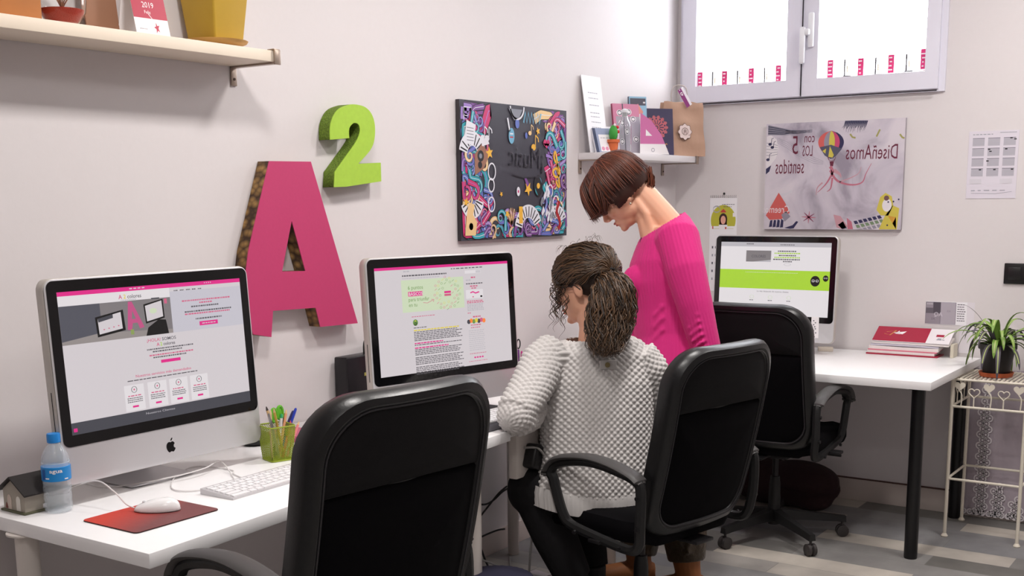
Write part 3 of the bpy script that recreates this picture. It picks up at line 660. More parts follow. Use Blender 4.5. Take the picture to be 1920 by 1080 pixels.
    A.poly([(.02, .02), (.09, .02), (.10, .07), (.075, .10), (.085, .14), (.045, .15), (.03, .09)], P['cream']); A.disc(.06, .055, .014, P['brown']); A.up()
    for i in range(7): A.line([(W * .44, .055), (W * .44 + .055 * math.cos(2.4 - i * .24), .055 + .07 * math.sin(2.4 - i * .24))], .006, P['cream' if i % 2 else 'brown'])
    A.rect(W * .51, .06, W * .545, .13, P['gold']); A.up()
    for i, (u, v) in enumerate(((.19, H * .635), (.27, H * .335), (.03, .15), (W * .40, .10), (W * .70, H * .82), (W * .60, H * .375), (W * .9, H * .3), (W * .94, H * .26))): A.star(u, v, (.026, .012, .02, .018, .017, .03, .014, .012)[i], P['gold'], rg.uniform(0, 1)); A.up()
    A.line([(W * .57, H * .46), (W * .60, H * .40)], .012, P['purple'], .02); A.up()
    A.disc(W * .70, H * .40, .034, P['black'], .045); A.up(); A.disc(W * .70, H * .40, .028, P['sky'], .04, a0=.3, a1=1.2); A.disc(W * .70, H * .40, .028, P['teal'], .04, a0=3.4, a1=4.6); A.disc(W * .70, H * .40, .012, P['gold']); A.up()
    A.disc(W * .505, H * .355, .013, P['white'], .019); A.up(); A.disc(W * .505, H * .355, .006, P['pink']); A.disc(W * .50, H * .865, .015, P['blue'], .02); A.disc(W * .585, H * .78, .009, P['blue'], .013); A.up()
    A.line([(W * .41, H * .90), (W * .43, H * .80)], .009, P['white']); A.disc(W * .445, H * .77, .021, P['sky'], .032); A.up(); A.rect(W * .43, H * .755, W * .46, H * .765, P['red']); A.rect(W * .43, H * .78, W * .46, H * .79, P['white'])
    A.poly([(W * .42, H * .97), (W * .55, H * .97), (W * .52, H * .91), (W * .47, H * .885)], P['grey']); A.ring(W * .5, H * .99, .05, .008, P['white'], a0=PI, a1=2 * PI)
    A.line([(W * .56 + .012 * i, H * (.955 if i % 2 else .875) + .0 * i) for i in range(12)], .009, P['sky']); A.up()
    note(W * .655, H * .695, .05, P['gold']); note(W * .62, H * .80, .035, P['cream']); note(.145, H * .74, .045, P['white']); note(.175, H * .74, .045, P['white'])
    for s in (-1, 1): A.disc(W * .785 + s * .011, H * .735, .014, P['pink'])
    A.poly([(W * .785 - .024, H * .73), (W * .785 + .024, H * .73), (W * .785, H * .69)], P['pink']); A.up()
    # treble clef and loops
    cl = bez([(W * .88, H * .44, 0), (W * .90, H * .40, 0), (W * .915, H * .42, 0), (W * .88, H * .66, 0), (W * .86, H * .62, 0), (W * .90, H * .56, 0), (W * .92, H * .50, 0), (W * .88, H * .47, 0), (W * .85, H * .51, 0), (W * .88, H * .54, 0), (W * .90, H * .51, 0)], 6)
    A.line([(q.x, q.y) for q in cl], .011, P['gold']); A.up()
    for (u, v, r) in ((.205, H * .50, .025), (.2, H * .40, .02), (W * .92, H * .2, .03), (W * .88, H * .26, .025), (W * .82, H * .36, .02), (.20, .14, .022)):
        A.ring(u, v, r, .006, P['white'], asp=1.3); A.up()
    for i in range(26):
        u = W * .72 + rg.uniform(0, .09); v = rg.uniform(.05, .05 + .14 * (1 - abs(u - W * .78) / .12)); A.poly([(u, v), (u + .018, v + .02), (u + .006, v + .04), (u - .006, v + .014)], P['white' if i % 2 else 'grey']); A.up()
    A.line([(W - .075 + .014 * math.sin(i * .9), .03 + .015 * i) for i in range(9)], .018, P['red']); A.line([(W - .075 + .014 * math.sin(i * .9), .03 + .015 * i) for i in range(9)], .003, P['gold']); A.up()
    # relief lettering, barely lighter than the ground, mirrored as the photograph shows it
    EM = mat('doodle_relief', (34, 32, 44), .35); EM2 = mat('doodle_relief_light', (88, 86, 98), .5)
    A.text('¡Music', W * .76, H * .53, .115, EM2, mirror=True, sx=.9, rot=-.05); A.up(); A.text('¡Music', W * .757, H * .527, .115, EM, mirror=True, sx=.9, rot=-.05); A.line([(W * .45, H * .48), (W * .56, H * .46), (W * .72, H * .47)], .006, EM)
    A.build('doodle_print', DK, t, True, smooth=0)
music_board()
def marble(name, c1, c2, c3, sc=4):
    m = bpy.data.materials.new(name); m.use_nodes = True; nt = m.node_tree; b = nt.nodes['Principled BSDF']; N = nt.nodes.new; L = nt.links.new
    tc = N('ShaderNodeTexCoord'); nz = N('ShaderNodeTexNoise'); L(tc.outputs['Object'], nz.inputs[0]); nz.inputs['Scale'].default_value = sc; nz.inputs['Detail'].default_value = 5; nz.inputs['Distortion'].default_value = .8
    rp = N('ShaderNodeValToRGB'); L(nz.outputs['Fac'], rp.inputs[0]); e = rp.color_ramp.elements; e[0].position = .33; e[0].color = rgb(c1); e[1].position = .62; e[1].color = rgb(c3); x = e.new(.46); x.color = rgb(c2)
    L(rp.outputs[0], b.inputs['Base Color']); b.inputs['Roughness'].default_value = .5; return m
def balloon_sign():
    X = XW - .022
    c = [at_x(*p, X) for p in ((1437.5, 232.4), (1697, 221), (1432, 429), (1690, 431.5))]
    y1 = (c[0].y + c[2].y) / 2; y0 = (c[1].y + c[3].y) / 2; z1 = (c[0].z + c[1].z) / 2; z0 = (c[2].z + c[3].z) / 2; W, H = y1 - y0, z1 - z0
    t = thing('balloon_sign', 'smoky lavender sign with a hot air balloon and mirrored lettering, on the back wall', 'sign', (XW, (y0 + y1) / 2, z0))
    b = MB(); b.box((XW - .011, (y0 + y1) / 2, (z0 + z1) / 2), (.020, W, H), .001); b.build('canvas', mat('canvas_edge', (176, 168, 176), .7), t, True)
    A = Art((X + .0005, y1, z0), (0, -1, 0), (0, 0, 1), .00006, .0004)
    u_ = lambda p: (p - 150) / 1130 * W; v_ = lambda q, p=700: H * (1 - (q - (138 - (p - 160) * .042)) / 855)     # zoomed photograph to sign units
    def Q(pts): return [(u_(x), v_(y, x)) for x, y in pts]
    def clampQ(pts): return [(min(max(u, .002), W - .002), min(max(v, .002), H - .002)) for u, v in Q(pts)]
    G = marble('smoke_print', (150, 142, 156), (196, 188, 200), (214, 206, 214)); A.rect(0, 0, W, H, G); A.up()
    M_ = lambda n, c: mat('sign_' + n, c, .5)
    dg, mg, lg, wine, rose, yel, olive, nav, salmon, wh = M_('slate', (84, 84, 104)), M_('grey', (146, 142, 156)), M_('pale', (208, 204, 212)), M_('wine', (104, 32, 58)), M_('rose', (188, 110, 128)), M_('yellow', (206, 190, 80)), M_('olive', (160, 156, 92)), M_('navy', (48, 46, 84)), M_('salmon', (208, 96, 92)), M_('white', (228, 222, 226))
    # feather top left
    for k in range(9): A.line(clampQ([(165, 150 + k * 9), (300, 160 + k * 10 - (k - 4) * 4), (420, 190 + (k % 3) * 12), (540, 180 + k * 3)]), .006, dg if k % 2 else mg, .001)
    A.up(); A.poly(clampQ([(155, 240), (190, 228), (240, 260), (258, 330), (240, 410), (200, 460), (155, 500)]), wh); A.up()
    for k in range(5): A.line(clampQ([(155, 290 + k * 25), (200, 296 + k * 24), (252, 310 + k * 17)]), .0015, dg)
    for k in range(4): A.line(clampQ([(245, 250 + k * 12), (330, 280 + k * 16), (420, 350 + k * 12), (560, 400 + k * 16), (640, 430 + k * 8)]), .0013, mg)
    for x, y in ((185, 300), (205, 325), (170, 425)): A.disc(u_(x), v_(y, x), .009, nav, .007); A.line(clampQ([(x + 10, y), (x + 14, y - 45), (x + 30, y - 50)]), .003, nav)
    A.poly(clampQ([(155, 500), (200, 470), (185, 520), (155, 545)]), nav)
    A.up()
    # dark brush top right
    rg = random.Random(4)
    for k in range(26):
        x = 800 + k * 7; A.line(clampQ([(x + 10, 112), (x, 150), (x - 12 + rg.uniform(-10, 10), 165 + rg.uniform(0, 45))]), .005, nav if k % 2 else dg, .0008)
    for x in (850, 1070, 1240): A.line(clampQ([(x, 215), (x + 20, 240), (x + 45, 245)]) if x != 1070 else clampQ([(1060, 235), (1085, 180)]), .008, olive)
    A.up()
    # balloon
    def env(k0, k1, m):
        L = []; 
        for k in (k0, k1):
            s = []
            for i in range(15):
                a = PI * i / 14; r = math.sin(a) ** .8; y = 190 + 215 * (i / 14); wd = 105 * math.sin(min(PI, PI * (i / 14) ** .8)) ** .75
                if i > 9: wd = max(wd, 22)
                s.append((698 + wd * k, y))
            L.append(s)
        A.poly(clampQ(L[0] + L[1][::-1]), m)
    for k0, k1, m in ((-1, -.55, salmon), (-.55, -.15, mg), (-.15, .3, yel), (.3, .68, M_('pink', (196, 70, 110))), (.68, 1, nav)): env(k0, k1, m)
    A.up(); A.poly(clampQ([(606, 320), (700, 300), (790, 330), (740, 390), (700, 412), (650, 385)]), dg); A.up(); A.poly(clampQ([(680, 395), (690, 310), (725, 380), (715, 400)]), yel); A.poly(clampQ([(630, 350), (660, 330), (655, 370)]), yel); A.up()
    A.poly(clampQ([(692, 430), (728, 428), (722, 468), (700, 470)]), wine); A.line(clampQ([(675, 400), (692, 432)]), .0015, wine); A.line(clampQ([(740, 400), (728, 430)]), .0015, wine); A.ring(u_(710), v_(395, 710), .018, .002, wine, a0=PI, a1=2 * PI)
    # lettering
    rr = .038 * 0
    A.text('DiseñAmos', u_(1236), v_(400, 1236), .097, wine, mirror=True, sx=.545, rot=-.012); A.text('con', u_(566), v_(280, 566), .066, wine, mirror=True, sx=.56); A.text('LOS', u_(552), v_(388, 552), .072, wine, mirror=True, sx=.42)
    A.text('5', u_(432), v_(375, 432), .125, wine, mirror=True, sx=.6); A.text('sentidos', u_(484), v_(528, 484), .100, wine, mirror=True, sx=.44)
    A.up()
    # smoke dancer
    for L_, wd, m in (([(700, 470), (720, 510), (700, 560), (660, 620), (600, 680)], .016, rose), ([(700, 500), (760, 580), (870, 610), (960, 590), (990, 520), (1030, 440)], .012, rose), ([(730, 500), (780, 530), (790, 560)], .02, M_('dustyrose', (196, 148, 158))), ([(720, 560), (710, 640), (680, 670)], .010, rose), ([(780, 590), (860, 560), (930, 520), (950, 470)], .006, M_('dustyrose', 0)), ([(640, 600), (600, 640), (590, 700)], .008, M_('dustyrose', 0))):
        A.line([(q.x, q.y) for q in bez([(a, b_, 0) for a, b_ in clampQ(L_)], 5)], wd, m, .002)
    A.up()
    # salmon mountain with word, hands, splash
    A.poly(clampQ([(165, 880), (215, 790), (272, 690), (330, 770), (372, 850), (300, 905), (200, 915)]), salmon); A.up(); A.poly(clampQ([(285, 700), (340, 690), (385, 660), (380, 690), (300, 720)]), lg); A.text('Creemos', u_(370), v_(850, 370), .05, wh, mirror=True, sx=.75)
    A.poly(clampQ([(300, 870), (340, 840), (380, 880), (330, 925)]), mg)
    for k in range(4): A.poly(clampQ([(195 + 32 * k, 975), (205 + 32 * k, 920 - 6 * k), (225 + 32 * k, 915), (222 + 32 * k, 970)]), nav)
    A.poly(clampQ([(330, 975), (400, 950), (430, 915), (448, 920), (410, 975), (380, 985)]), nav)
    for k in range(8): a = k * .8; A.line(clampQ([(535, 880), (535 + 60 * math.cos(a), 880 + 48 * math.sin(a))]), .007, M_('plum', (138, 60, 92)) if k % 2 else rose, .002)
    A.poly(clampQ([(740, 850), (800, 860), (860, 940), (820, 975), (770, 950)]), M_('dustyrose', 0)); A.poly(clampQ([(780, 930), (820, 900), (855, 955), (815, 972)]), dg); A.poly(clampQ([(850, 870), (890, 900), (905, 985), (860, 960)]), rose); A.up()
    # colour fan and yellow flower bottom right
    for k in range(6):
        for j in range(4):
            x0 = 905 + k * 37 + j * 18; yb = 895 - k * 10 + j * 30; A.poly(clampQ([(x0, yb), (x0 + 26, yb - 5), (x0 + 42, yb + 17), (x0 + 14, yb + 24)]), (nav, M_('leaf', (120, 140, 110)), mg, wh)[(j + (k % 2) * 0) % 4] if j != 0 else nav)
    A.up(); A.poly(clampQ([(1085, 800), (1110, 700), (1150, 665), (1200, 690), (1215, 760), (1180, 840), (1120, 840)]), yel); A.poly(clampQ([(1150, 850), (1210, 760), (1262, 780), (1250, 990), (1110, 975)]), yel); A.up(); A.disc(u_(1165), v_(760, 1165), .022, wh, .03); A.up(); A.disc(u_(1160), v_(705, 1160), .012, M_('brown', (110, 80, 80))); A.poly(clampQ([(1175, 840), (1240, 850), (1215, 900), (1245, 985)]), M_('amber', (204, 150, 56)))
    for x, y in ((1175, 735), (1215, 730), (1255, 712), (1175, 915)): A.disc(u_(x), v_(y, x), .004, nav)
    A.build('smoke_print', G, t, True, smooth=0)
balloon_sign()
# ------------------------------------------------------------------ shelves
shelf_m = mat('shelf_birch', (232, 218, 200), .5, var=.02); brk_m = mat('brushed_nickel', (168, 152, 140), .35, .7); shelf_w = mat('shelf_white', (228, 224, 226), .45)
def bracket(b, x, yf, z0, th, foot=.055, back=.002):
    b.box((x, (YW - .002 + yf) / 2, z0 - .003), (.022, YW - yf, .005), .001); b.box((x, YW - .004, z0 - foot / 2), (.022, .005, foot + .004), .001); b.box((x, yf - .002, z0 + th / 2 - .003), (.024, .005, th + .01), .001); b.box((x, yf + .012, z0 + th + .003), (.024, .028, .004), .001)
def shelf(label, x0, x1, yf, z0, th, brk, m, foot):
    t = thing('wall_shelf', label, 'shelf', ((x0 + x1) / 2, YW, z0 - foot))
    b = MB(); b.box(((x0 + x1) / 2, (yf + YW) / 2, z0 + th / 2), (x1 - x0, YW - yf - .002, th), .0015); b.build('board', m, t, True)
    for x in brk:
        b = MB(); bracket(b, x, yf - .004, z0, th, foot); br = b.build('bracket', brk_m, t, True)
        b = MB(); b.tube([(x, YW - .006, z0 - foot * .68), (x, YW - .009, z0 - foot * .68)], .004, 10); b.build('screw', mat('screw_head', (70, 55, 48), .5, .5), br, True)
    return t
S1Z, S1T, S1Y = 1.884, .032, 2.556
shelf('long pale wall shelf near the ceiling above the large computer', .95, 2.512, S1Y, S1Z, S1T, (2.513, 1.15), shelf_m, .055)
S2Z, S2T, S2Y = 1.655, .030, 2.552
shelf('white wall shelf in the corner, with brochures and a paper bag on it', 4.545, 5.385, S2Y, S2Z, S2T, (4.556, 5.372), shelf_w, .058)
T1, T2 = S1Z + S1T + .0005, S2Z + S2T + .0005

# things on the long shelf ------------------------------------------------
# wooden box at the left end
p0 = at_z(0, 22, T1)
b = MB(); b.box((1.62, 2.655, T1 + .095), (.30, .13, .19), .003); t = thing('wooden_box', 'orange-brown wooden box at the left end of the long shelf', 'box', (1.62, 2.655, T1))
b.build('body', mat('orange_wood', (176, 112, 60), .5, var=.12, bump=(20, .2)), t, True)
b = MB(); b.box((1.585, 2.589, T1 + .016), (.016, .003, .016), .001); b.build('latch', mat('dark_brass', (66, 44, 30), .5, .3), t, True)
# glass bowl with red sand
cb = (1.862, 2.640, T1)
t = thing('glass_terrarium', 'round glass bowl of red sand with a dry twig, on the long shelf', 'bowl', cb)
gl = mat('clear_glass', (250, 252, 252), 0.02, trans=1, ior=1.3)
b = MB(); P = [(.020, .002), (.040, .010), (.056, .035), (.060, .065), (.053, .095), (.040, .118), (.038, .128)]
b.lathe(P + [(r - .0022, z) for r, z in P[::-1]], (0, 0, 0), 28); b.build('bowl', gl, t)
b = MB(); b.lathe([(.018, .005), (.037, .012), (.050, .030), (.0525, .042), (.0, .046)], (0, 0, 0), 24); b.build('red_sand', mat('red_sand', (206, 72, 54), .95, bump=(400, 1, .002), var=.25), t)
b = MB(); rg = random.Random(8)
for k in range(7):
    a = rg.uniform(0, 6.28); q = Vector((0, 0, .045)); L = [q]
    for i in range(4): q = q + Vector((.011 * math.cos(a) + rg.uniform(-.004, .004), .008 * math.sin(a) + rg.uniform(-.004, .004), .019)); L.append(q)
    b.tube(L, [.002, .0016, .0012, .001, .0006], 5)
b.build('twig', mat('dry_twig', (150, 100, 70), .8), t)
# brown cover leaning and the red tent calendar
b = MB(); b.box((0, 0, .075), (.10, .006, .15), .001, Matrix.Rotation(-.12, 3, 'X'))
b.xf(Matrix.Translation((2.02, 2.70, T1)) @ Matrix.Rotation(-.05, 4, 'Z')); b.build('brown_notebook', mat('brown_cover', (150, 108, 84), .6, var=.05), label='brown notebook leaning on the wall beside the glass bowl', cat='notebook')
def tent(name, label, cat, loc, rz, w, h, draw, th=.0012, lean=.32, back=(235, 230, 232)):
    t = thing(name, label, cat, loc, rz)
    bk = mat('card_' + name, back, .6); d = math.tan(lean) * h
    b = MB(); b.box((0, d / 2 - .0, h / 2), (w, th, h / math.cos(lean)), 0, Matrix.Rotation(-lean, 3, 'X')); b.xf(Matrix.Translation((0, 0, th))); b.build('front_panel', bk, t)
    b = MB(); b.box((0, d * 1.5 + th, h / 2), (w, th, h / math.cos(lean)), 0, Matrix.Rotation(lean, 3, 'X')); b.xf(Matrix.Translation((0, 0, th))); b.build('back_panel', bk, t)
    Mx = Matrix.Translation((0, 0, th)) @ Matrix.Rotation(-lean, 4, 'X')
    O = Mx @ Vector((-w / 2, -th / 2 - .0002, 0)); hh = h / math.cos(lean)
    A = Art(O, Mx.to_3x3() @ Vector((w, 0, 0)), Mx.to_3x3() @ Vector((0, 0, hh)), .00006, .0002); draw(A); A.build('print', A.mats[0], t, smooth=0); return t
cr, wh_, rd = mat('card_crimson', (176, 26, 62), .45), mat('card_white', (240, 236, 238), .5), mat('card_red', (200, 40, 50), .5)
def d1(A):
    A.rect(0, 0, 1, 1, wh_); A.up(); A.rect(0, .26, 1, 1, cr); A.up(); A.text('2019', .30, .42, .12, wh_, sx=1.5); A.text('Feliz', .34, .33, .07, wh_, sx=1.5)
    A.line([(.55, .6), (.50, .8), (.7, .85), (.62, .62)], .07, wh_); A.star(.64, .13, .09, cr, .2, .4); A.line([(.45, .33), (.62, .2)], .012, wh_); A.dashes(.12, .34, .10, .012, mat('card_grey', (150, 140, 150), .6), random.Random(2), (.02, .05), .01)
tent('tent_calendar', 'crimson and white tent card with a small red star, on the long shelf', 'card', (2.115, 2.605, T1), math.radians(-4), .105, .18, d1, lean=.24)
# ochre planter on its dish
t = thing('planter', 'square mustard yellow planter on a wide dish, at the right end of the long shelf', 'planter', (2.375, 2.655, T1))
och = mat('mustard_glaze', (186, 150, 48), .42, var=.12, bump=(12, .15, .004))
b = MB(); rg = []
for s, z in ((.055, .012), (.074, .20), (.070, .20), (.050, .05)):
    rg.append([Vector((p[0], p[1], z)) for p in rrect(2 * s, 2 * s, .006)])
b.rings(rg); b.xf(Matrix.Rotation(math.radians(2), 4, 'Z')); b.build('pot', och, t)
b = MB(); b.lathe([(.050, 0), (.058, .001), (.088, .014), (.092, .020), (.088, .020), (.055, .008), (.0, .007)], seg=32); b.build('saucer', mat('mustard_dish', (196, 152, 84), .45), t)

# things on the corner shelf ----------------------------------------------
def leaning_sheet(name, label, cat, c, rz, w, h, th, m, lean, draw=None, curl=0.0, z=None):
    """board standing on a shelf, leaning back toward the wall; c = bottom front centre"""
    t = thing(name, label, cat, (c[0], c[1], z), rz)
    Mx = Matrix.Rotation(-lean, 4, 'X'); n = 12; b = MB(); rg = []
    for i in range(n + 1):
        zz = h * i / n; cy = -curl * (2 * i / n - 1) ** 2 * 1.0 + curl
        rg.append([Mx @ Vector((sx * w / 2, cy + sy * th / 2 + th / 2, zz)) for sx, sy in ((-1, -1), (1, -1), (1, 1), (-1, 1))])
    b.rings(rg); b.build('sheet', m, t)
    if draw and not curl:
        O = Mx @ Vector((-w / 2, -.0003, 0)); A = Art(O, Mx.to_3x3() @ Vector((w, 0, 0)), Mx.to_3x3() @ Vector((0, 0, h)), .00006, .0001); draw(A); A.build('print', A.mats[0], t, smooth=0)
    return t
pw = mat('paper_white', (240, 238, 242), .7); gt = mat('print_grey', (168, 168, 178), .7); blu = mat('print_blue', (130, 160, 210), .6); dkp = mat('print_dark', (90, 88, 100), .6)
def sh(px, py, Y, z=T2): q = at_y(px, py, Y); return q
def d_tall(A):
    rg = random.Random(6); A.rect(0, 0, 1, 1, pw); A.up()
    for v in (.78, .71, .62, .52, .47, .40, .33): A.dashes(.25, .75, v, .012, gt, rg, (.03, .1), .02)
    A.rect(.62, .20, .80, .27, blu); A.dashes(.4, .9, .13, .02, gt, rg, (.03, .1), .02)
leaning_sheet('tall_leaflet', 'tall white printed leaflet leaning on the wall above the corner shelf', 'leaflet', (4.635, YW - .062, 0), 0, .17, .345, .002, pw, .15, d_tall, z=T2)
def d_tab(A):
    A.rect(0, 0, 1, 1, mat('tab_blue', (150, 160, 190), .5)); A.up(); A.rect(.22, .04, .96, .74, pw); A.rect(0, 0, .13, 1, mat('tab_edge', (50, 60, 92), .5)); A.up()
    for i in range(4): A.disc(.33 + i * .17, .16, .07, mat('tab_pink', (222, 150, 180), .5), .08)
    A.dashes(.3, .9, .6, .03, gt, random.Random(1), (.05, .12), .03)
leaning_sheet('blue_leaflet', 'small blue and white card leaning at the left end of the corner shelf', 'card', (4.615, 2.628, 0), -.42, .125, .115, .010, mat('tab_body', (225, 225, 232), .5), .35, d_tab, z=T2)
leaning_sheet('white_card', 'plain white card leaning right behind the small blue card', 'card', (4.735, 2.675, 0), -.3, .09, .125, .003, pw, .22, None, z=T2)
# cactus ornament in an orange pot
cc = at_y(1150, 270, 2.62); t = thing('cactus', 'green toy cactus with red flowers in an orange pot, on the corner shelf', 'cactus', (cc.x, 2.62, T2))
b = MB(); b.lathe([(.018, 0), (.024, .045), (.029, .045), (.029, .058), (.024, .058), (.022, .05), (0, .05)], seg=20); b.build('pot', mat('orange_pot', (206, 104, 58), .6), t)
b = MB(); b.ball((0, 0, .085), (.020, .020, .038)); b.ball((.018, 0, .085), (.009, .009, .018)); me = blob(b, .0025, 3, mat('cactus_green', (62, 158, 62), .6, bump=(200, .6, .002))); link('body', me, t)
for p in ((.012, -.014, .112), (.016, -.015, .092)):
    b = MB(); b.ball(p, .0075, seg=10); b.build('flower', mat('flower_red', (206, 30, 40), .5), t)
b = MB(); b.ball((-.006, -.010, .122), .006, seg=8); b.build('bud', wh_, t)
# pink grey notebook
def d_note(A):
    A.rect(0, 0, 1, 1, mat('nb_pink', (206, 130, 160), .5)); A.up(); A.rect(.10, .0, 1, .75, mat('nb_grey', (168, 160, 172), .5)); A.up()
    for i, (u, v) in enumerate(((.25, .82), (.6, .84), (.3, .62), (.75, .7), (.5, .45), (.8, .3), (.25, .25))): A.disc(u, v, .11, wh_, .06); A.up(); A.ring(u, v, .07, .02, dkp, asp=.6)
    A.rect(.36, 0, .40, 1, dkp)
leaning_sheet('pink_notebook', 'pink and grey patterned notebook behind the glass bottle, on the corner shelf', 'notebook', (4.865, 2.655, 0), -.45, .150, .235, .012, mat('nb_edge', (150, 62, 90), .6), .16, d_note, z=T2)
def d_book(A):
    rg = random.Random(9); A.rect(0, 0, 1, 1, mat('bk_sky', (150, 190, 214), .5)); A.up(); A.rect(.05, .85, .95, .97, dkp)
    for m, pts in ((mat('bk_salmon', (226, 150, 140), .5), [(.2, .7), (.5, .88), (.8, .74), (.6, .62)]), (wh_, [(.4, .5), (.7, .55), (.7, .72), (.4, .68)]), (mat('bk_red', (210, 70, 60), .5), [(.6, .2), (.9, .24), (.85, .36), (.62, .34)]), (dkp, [(.1, .3), (.5, .32), (.5, .5), (.1, .46)]), (mat('bk_blue', (90, 170, 210), .5), [(.6, .38), (.95, .42), (.9, .52), (.6, .5)])): A.up(); A.poly(pts, m)
    A.up(); A.dashes(.8, .92, .9, .03, wh_, rg)
leaning_sheet('illustrated_book', 'tall illustrated book standing between the notebook and the navy calendar', 'book', (5.0, 2.675, 0), -.55, .095, .275, .014, mat('bk_edge', (92, 100, 116), .5), .08, d_book, z=T2)
# glass bottle
cc = at_y(1171, 280, 2.60); t = thing('glass_bottle', 'clear round glass bottle in front of the pink notebook, on the corner shelf', 'bottle', (cc.x, 2.60, T2))
P = [(.026, .0), (.030, .004), (.031, .10), (.029, .125), (.016, .150), (.013, .165), (.015, .168), (.015, .178)]
b = MB(); b.lathe(P + [(r - .002, max(z, .004)) for r, z in P[::-1]], seg=28); b.build('body', gl, t)
b = MB(); b.lathe([(.012, .160), (.012, .178), (.016, .178), (.016, .190), (.006, .196)], seg=20); b.build('stopper', mat('stopper_white', (225, 225, 230), .4), t)
# pink and white tent brochure
def d_tri(A):
    A.rect(0, 0, 1, 1, wh_); A.up(); A.rect(0, .27, 1, 1, mat('tri_pink', (214, 130, 176), .5)); A.up(); A.poly([(.2, .5), (.45, .5), (.25, .72)], wh_); A.ring(.55, .14, .05, .02, gt)
t = thing('pink_brochure', 'pink and white slanted brochure beside the glass bottle, on the corner shelf', 'brochure', (4.955, 2.59, T2), -.55)
pl = [(-.06, 0), (.10, 0), (.055, .09), (-.0, .155), (-.06, .19)]
b = MB(); b.prism(pl, .002, Matrix.Rotation(PI / 2, 4, 'X')); b.build('panel', wh_, t)
A = Art((0, -.0024, 0), (1, 0, 0), (0, 0, 1), .0001, .0001); A.poly([(-.06, .048), (.076, .048), (.055, .09), (-.0, .155), (-.06, .19)], mat('tri_pink', (206, 116, 168), .5)); A.up(); A.poly([(-.03, .085), (.005, .085), (-.03, .115)], wh_); A.ring(.01, .02, .008, .003, gt); A.build('print', A.mats[0], t, smooth=0)
b = MB(); b.box((-.02, .03, .05), (.002, .06, .1)); b.build('prop', wh_, t)
# navy calendar with mandala and mirrored year
def d_nav(A):
    nv = mat('navy_card', (60, 54, 84), .5); pkm = mat('mandala_pink', (186, 96, 104), .5); gd = mat('gold_print', (208, 150, 84), .4)
    A.rect(0, 0, 1, 1, nv); A.up(); cx, cy, k = .45, .60, .67
    A.disc(cx, cy, .33, pkm, .33 * k, n=30); A.up()
    for i in range(14):
        a = i * 2 * PI / 14; A.line([(cx + .10 * math.cos(a), cy + .10 * k * math.sin(a)), (cx + .24 * math.cos(a), cy + .24 * k * math.sin(a))], .022, nv); A.disc(cx + .28 * math.cos(a + .22), cy + .28 * k * math.sin(a + .22), .028, nv, .02)
        A.disc(cx + .34 * math.cos(a), cy + .34 * k * math.sin(a), .045, pkm, .03)
    A.up(); A.disc(cx, cy, .06, nv, .04); A.up(); A.disc(cx, cy, .03, pkm, .02)
    A.text('2019', .80, .13, .19, gd, mirror=True, sx=1.1)
leaning_sheet('navy_calendar', 'navy calendar with a pink mandala and gold mirrored year, on the corner shelf', 'calendar', (5.125, 2.635, 0), -.62, .165, .225, .006, mat('navy_edge', (50, 46, 70), .5), .10, d_nav, z=T2)
# paper bag
t = thing('paper_bag', 'brown paper bag with a purple tag on its handle, on the corner shelf', 'bag', (5.335, 2.620, T2), -.62)
kraft = mat('kraft_paper', (188, 152, 130), .85, bump=(14, .5, .006), var=.06); b = MB(); rg = []
nz = lambda x, z: .004 * math.sin(x * 40 + z * 30) + .003 * math.sin(z * 70)
for i in range(15):
    z = .262 * i / 14; k = i / 14; dd = .045 * (1 - .62 * k); ww = .112 * (1 - .04 * k) + .003 * math.sin(k * 9); L = []
    for s in range(12): x = -ww + 2 * ww * s / 12; L.append(Vector((x, -dd + nz(x, z), z + (.005 * math.sin(x * 50) if i == 14 else 0))))
    for s in range(4): L.append(Vector((ww - (.012 * k if s in (1, 2, 3) else 0), -dd + 2 * dd * s / 4, z)))
    for s in range(12): x = ww - 2 * ww * s / 12; L.append(Vector((x, dd + nz(x, z), z)))
    for s in range(4): L.append(Vector((-ww + (.012 * k if s in (1, 2, 3) else 0), dd - 2 * dd * s / 4, z)))
    rg.append(L)
b.rings(rg); b.build('bag_body', kraft, t, smooth=50)
b = MB(); b.tube(bez([(-.055, .0, .25), (-.062, -.006, .30), (-.05, -.008, .335), (-.02, -.010, .345), (.012, -.012, .335), (.02, -.018, .30), (.02, -.018, .25)], 6), .0028, 8); b.build('string_handle', mat('twine', (186, 176, 172), .8), t)
A = Art((-.012, -.044, .235), (.028 * 1, 0, 0), (0, -.0, 1), .0001)
b = MB(); R_ = Matrix.Translation((-.002, -.034, .285)) @ Matrix.Rotation(math.radians(-33), 4, 'Y'); b.box((0, 0, 0), (.034, .0015, .098)); b.xf(R_); tg = b.build('gift_tag', mat('tag_white', (236, 230, 236), .5), t)
A = Art(R_ @ Vector((-.017, -.0009, -.049)), R_.to_3x3() @ Vector((.034, 0, 0)), R_.to_3x3() @ Vector((0, 0, .098)), .0001, .0001); A.rect(0, .0, .62, 1, mat('tag_purple', (138, 52, 118), .5)); A.up(); A.ring(.32, .74, .16, .05, wh_, asp=.36); A.disc(.36, .66, .08, wh_, .03); A.disc(.3, .95, .07, wh_, .03); A.build('print', A.mats[0], tg, smooth=0)
A = Art((-.004, -.0415, .118), (1, 0, 0), (0, .11, 1), .0006, .004); gb = mat('badge_line', (110, 80, 74), .6)
def badge(r, m): A.poly([(r * (1 + .10 * math.cos(8 * a)) * math.cos(a) , r * (1 + .10 * math.cos(8 * a)) * math.sin(a) * 1.06) for a in [2 * PI * i / 48 for i in range(48)]], m); A.up()
